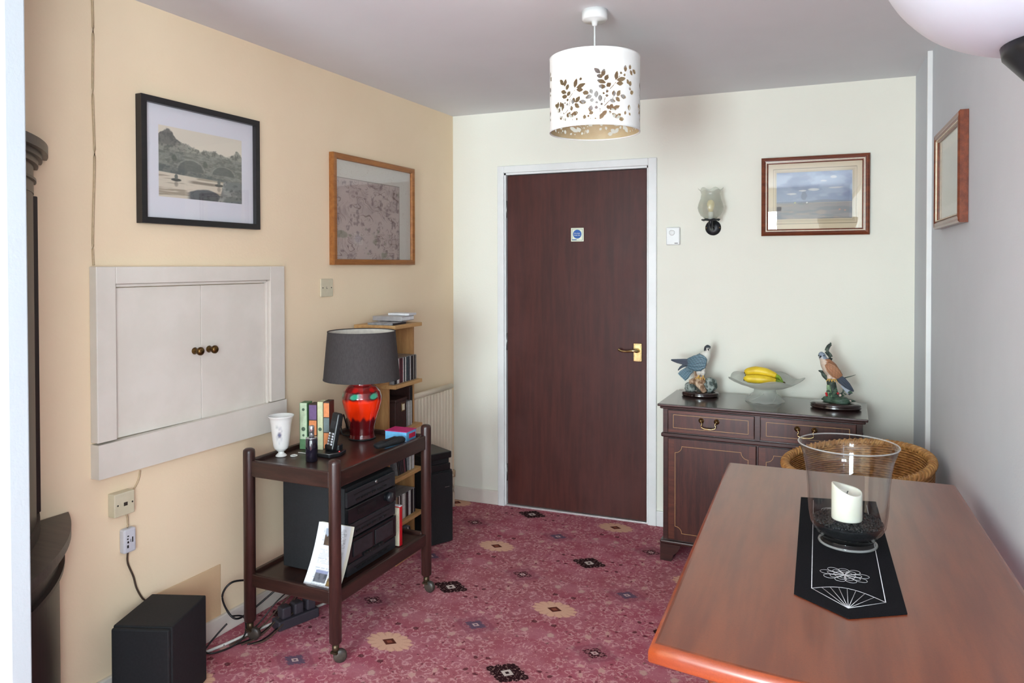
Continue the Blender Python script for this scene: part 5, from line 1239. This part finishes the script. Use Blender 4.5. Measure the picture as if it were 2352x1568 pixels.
V, Fc = merge_vf(E_); raw('embroidery', V, Fc, M_thread, t)

# hurricane glass with candle
HXc, HYc = .084, 1.955; HZ = TBZ+.0034
t = thing('hurricane_vase', 'clear footed glass hurricane vase on the black runner', 'vase', (HXc, HYc, HZ), 0)
M_hglass = thin_glass('clear_glass', (.97, .98, .98), 0, 1.45); M_rimg = thin_glass('highlight_glass', (.97, .98, .98), .05, 1.5, .32, (.92, .94, .94))  # whitish body puts the rim's bright highlight into the glass colour
outer = [(.064, .001), (.067, .004), (.066, .009), (.061, .013), (.0595, .016), (.064, .021), (.076, .034), (.085, .052), (.0885, .078), (.0905, .105), (.092, .14), (.096, .18), (.102, .213), (.1125, .243)]
inner = [(.1100, .2435), (.099, .212), (.093, .18), (.089, .14), (.0875, .105), (.0855, .079), (.082, .055), (.0725, .037), (.060, .024), (.030, .021), (0, .0205)]
lathe('glass_body', outer+inner, M_hglass, t, seg=80, caps=False)
lathe('rim_highlight_ring', [(.1128+.0017*math.cos(a), .2435+.0017*math.sin(a)) for a in np.linspace(0, 2*PI, 9)], M_rimg, t, seg=80, caps=False)
lathe('foot_ring', [(.0640+.0030*math.cos(a), .0045+.0030*math.sin(a)) for a in np.linspace(0, 2*PI, 9)], M_rimg, t, seg=80, caps=False)
M_grav = mat('black_grit', S(34, 35, 38), .5, c2=S(20, 20, 23), scale=200, bump=.6, bscale=300)
bm = bmesh.new(); rn = random.Random(3)
for k in range(1500):
    a = rn.uniform(0, 2*PI); r = math.sqrt(rn.random())*.0775; z = .0550+.004*rn.random()
    s = rn.uniform(.0018, .0034); mt_ = Matrix.Translation((r*math.cos(a), r*math.sin(a), z)) @ Matrix.Rotation(rn.uniform(0, 3), 4, (rn.random(), rn.random(), rn.random()+.1)) @ Matrix.Scale(s, 4)
    bmesh.ops.create_icosphere(bm, subdivisions=1, radius=1, matrix=mt_)
V, Fc = lathe_vf([(.0, .0215), (.057, .0245), (.070, .038), (.0785, .050), (.0800, .0550), (0, .0555)], 48)
vs_ = [bm.verts.new(v) for v in V]
for f in Fc:
    try: bm.faces.new([vs_[i] for i in f])
    except ValueError: pass
o = fin('black_gravel', bm, M_grav, None, (HXc, HYc, HZ)); tag(o, 'bed of fine black gravel inside the glass hurricane vase', 'gravel', kind='stuff')
t = thing('pillar_candle', 'cream pillar candle with a sunken top in the glass vase', 'candle', (HXc-.002, HYc, HZ+.0605), .3)
M_wax = mat('ivory_wax', S(236, 234, 222), .4, c2=S(230, 228, 215), scale=12)
p_ = M_wax.node_tree.nodes['Principled BSDF']; p_.inputs['Subsurface Weight'].default_value = .3; p_.inputs['Subsurface Radius'].default_value = (.02, .015, .01); p_.inputs['Subsurface Scale'].default_value = .3
dip = lambda r, z, a: (r, z+(.010*math.cos(a-2.6)+.003*math.cos(2*a) if z > .05 else 0))
lathe('wax', [(.0340, 0), (.0347, .002), (.0347, .068), (.0340, .0735), (.0322, .075), (.0305, .072), (.028, .063), (.015, .059), (0, .058)], M_wax, t, seg=48, fn=dip)
tube('wick', [(0, 0, .058), (.001, 0, .065), (.003, 0, .068)], .0012, M_black, t, 6, 3)

# ------------------------------------------------------------------ uplighter beside the camera
t = thing('floor_uplighter', 'white bowl uplighter with a black cup at the top right corner', 'floor lamp', (.216, .788, 0), 0)
M_bowlw = mat('white_opal', S(182, 190, 202), .35, c2=S(178, 186, 198), scale=10)
bo = [(.046, 1.640), (.070, 1.6445), (.092, 1.652), (.112, 1.663), (.128, 1.677), (.142, 1.694), (.153, 1.714), (.162, 1.738), (.168, 1.765), (.171, 1.795)]
bo = [tuple(p) for p in smooth_path([(r, 0, z) for r, z in bo], 4)]; bo = [(p[0], p[2]) for p in bo]
lathe('bowl_shade', bo+[(r-.004, z+.002) for r, z in bo[::-1]]+[(0, 1.643)], M_bowlw, t, seg=96, caps=False)
lathe('black_cup', [(.008, 1.568), (.014, 1.583), (.036, 1.608), (.056, 1.632), (.0575, 1.6415), (.03, 1.6425), (0, 1.643)], M_iron, t, seg=40)
lathe('pole', [(.011, .03), (.011, 1.562)], M_iron, t, seg=16); lathe('base', [(.125, 0), (.125, .012), (.115, .020), (.02, .030), (.012, .034)], M_iron, t, seg=40)
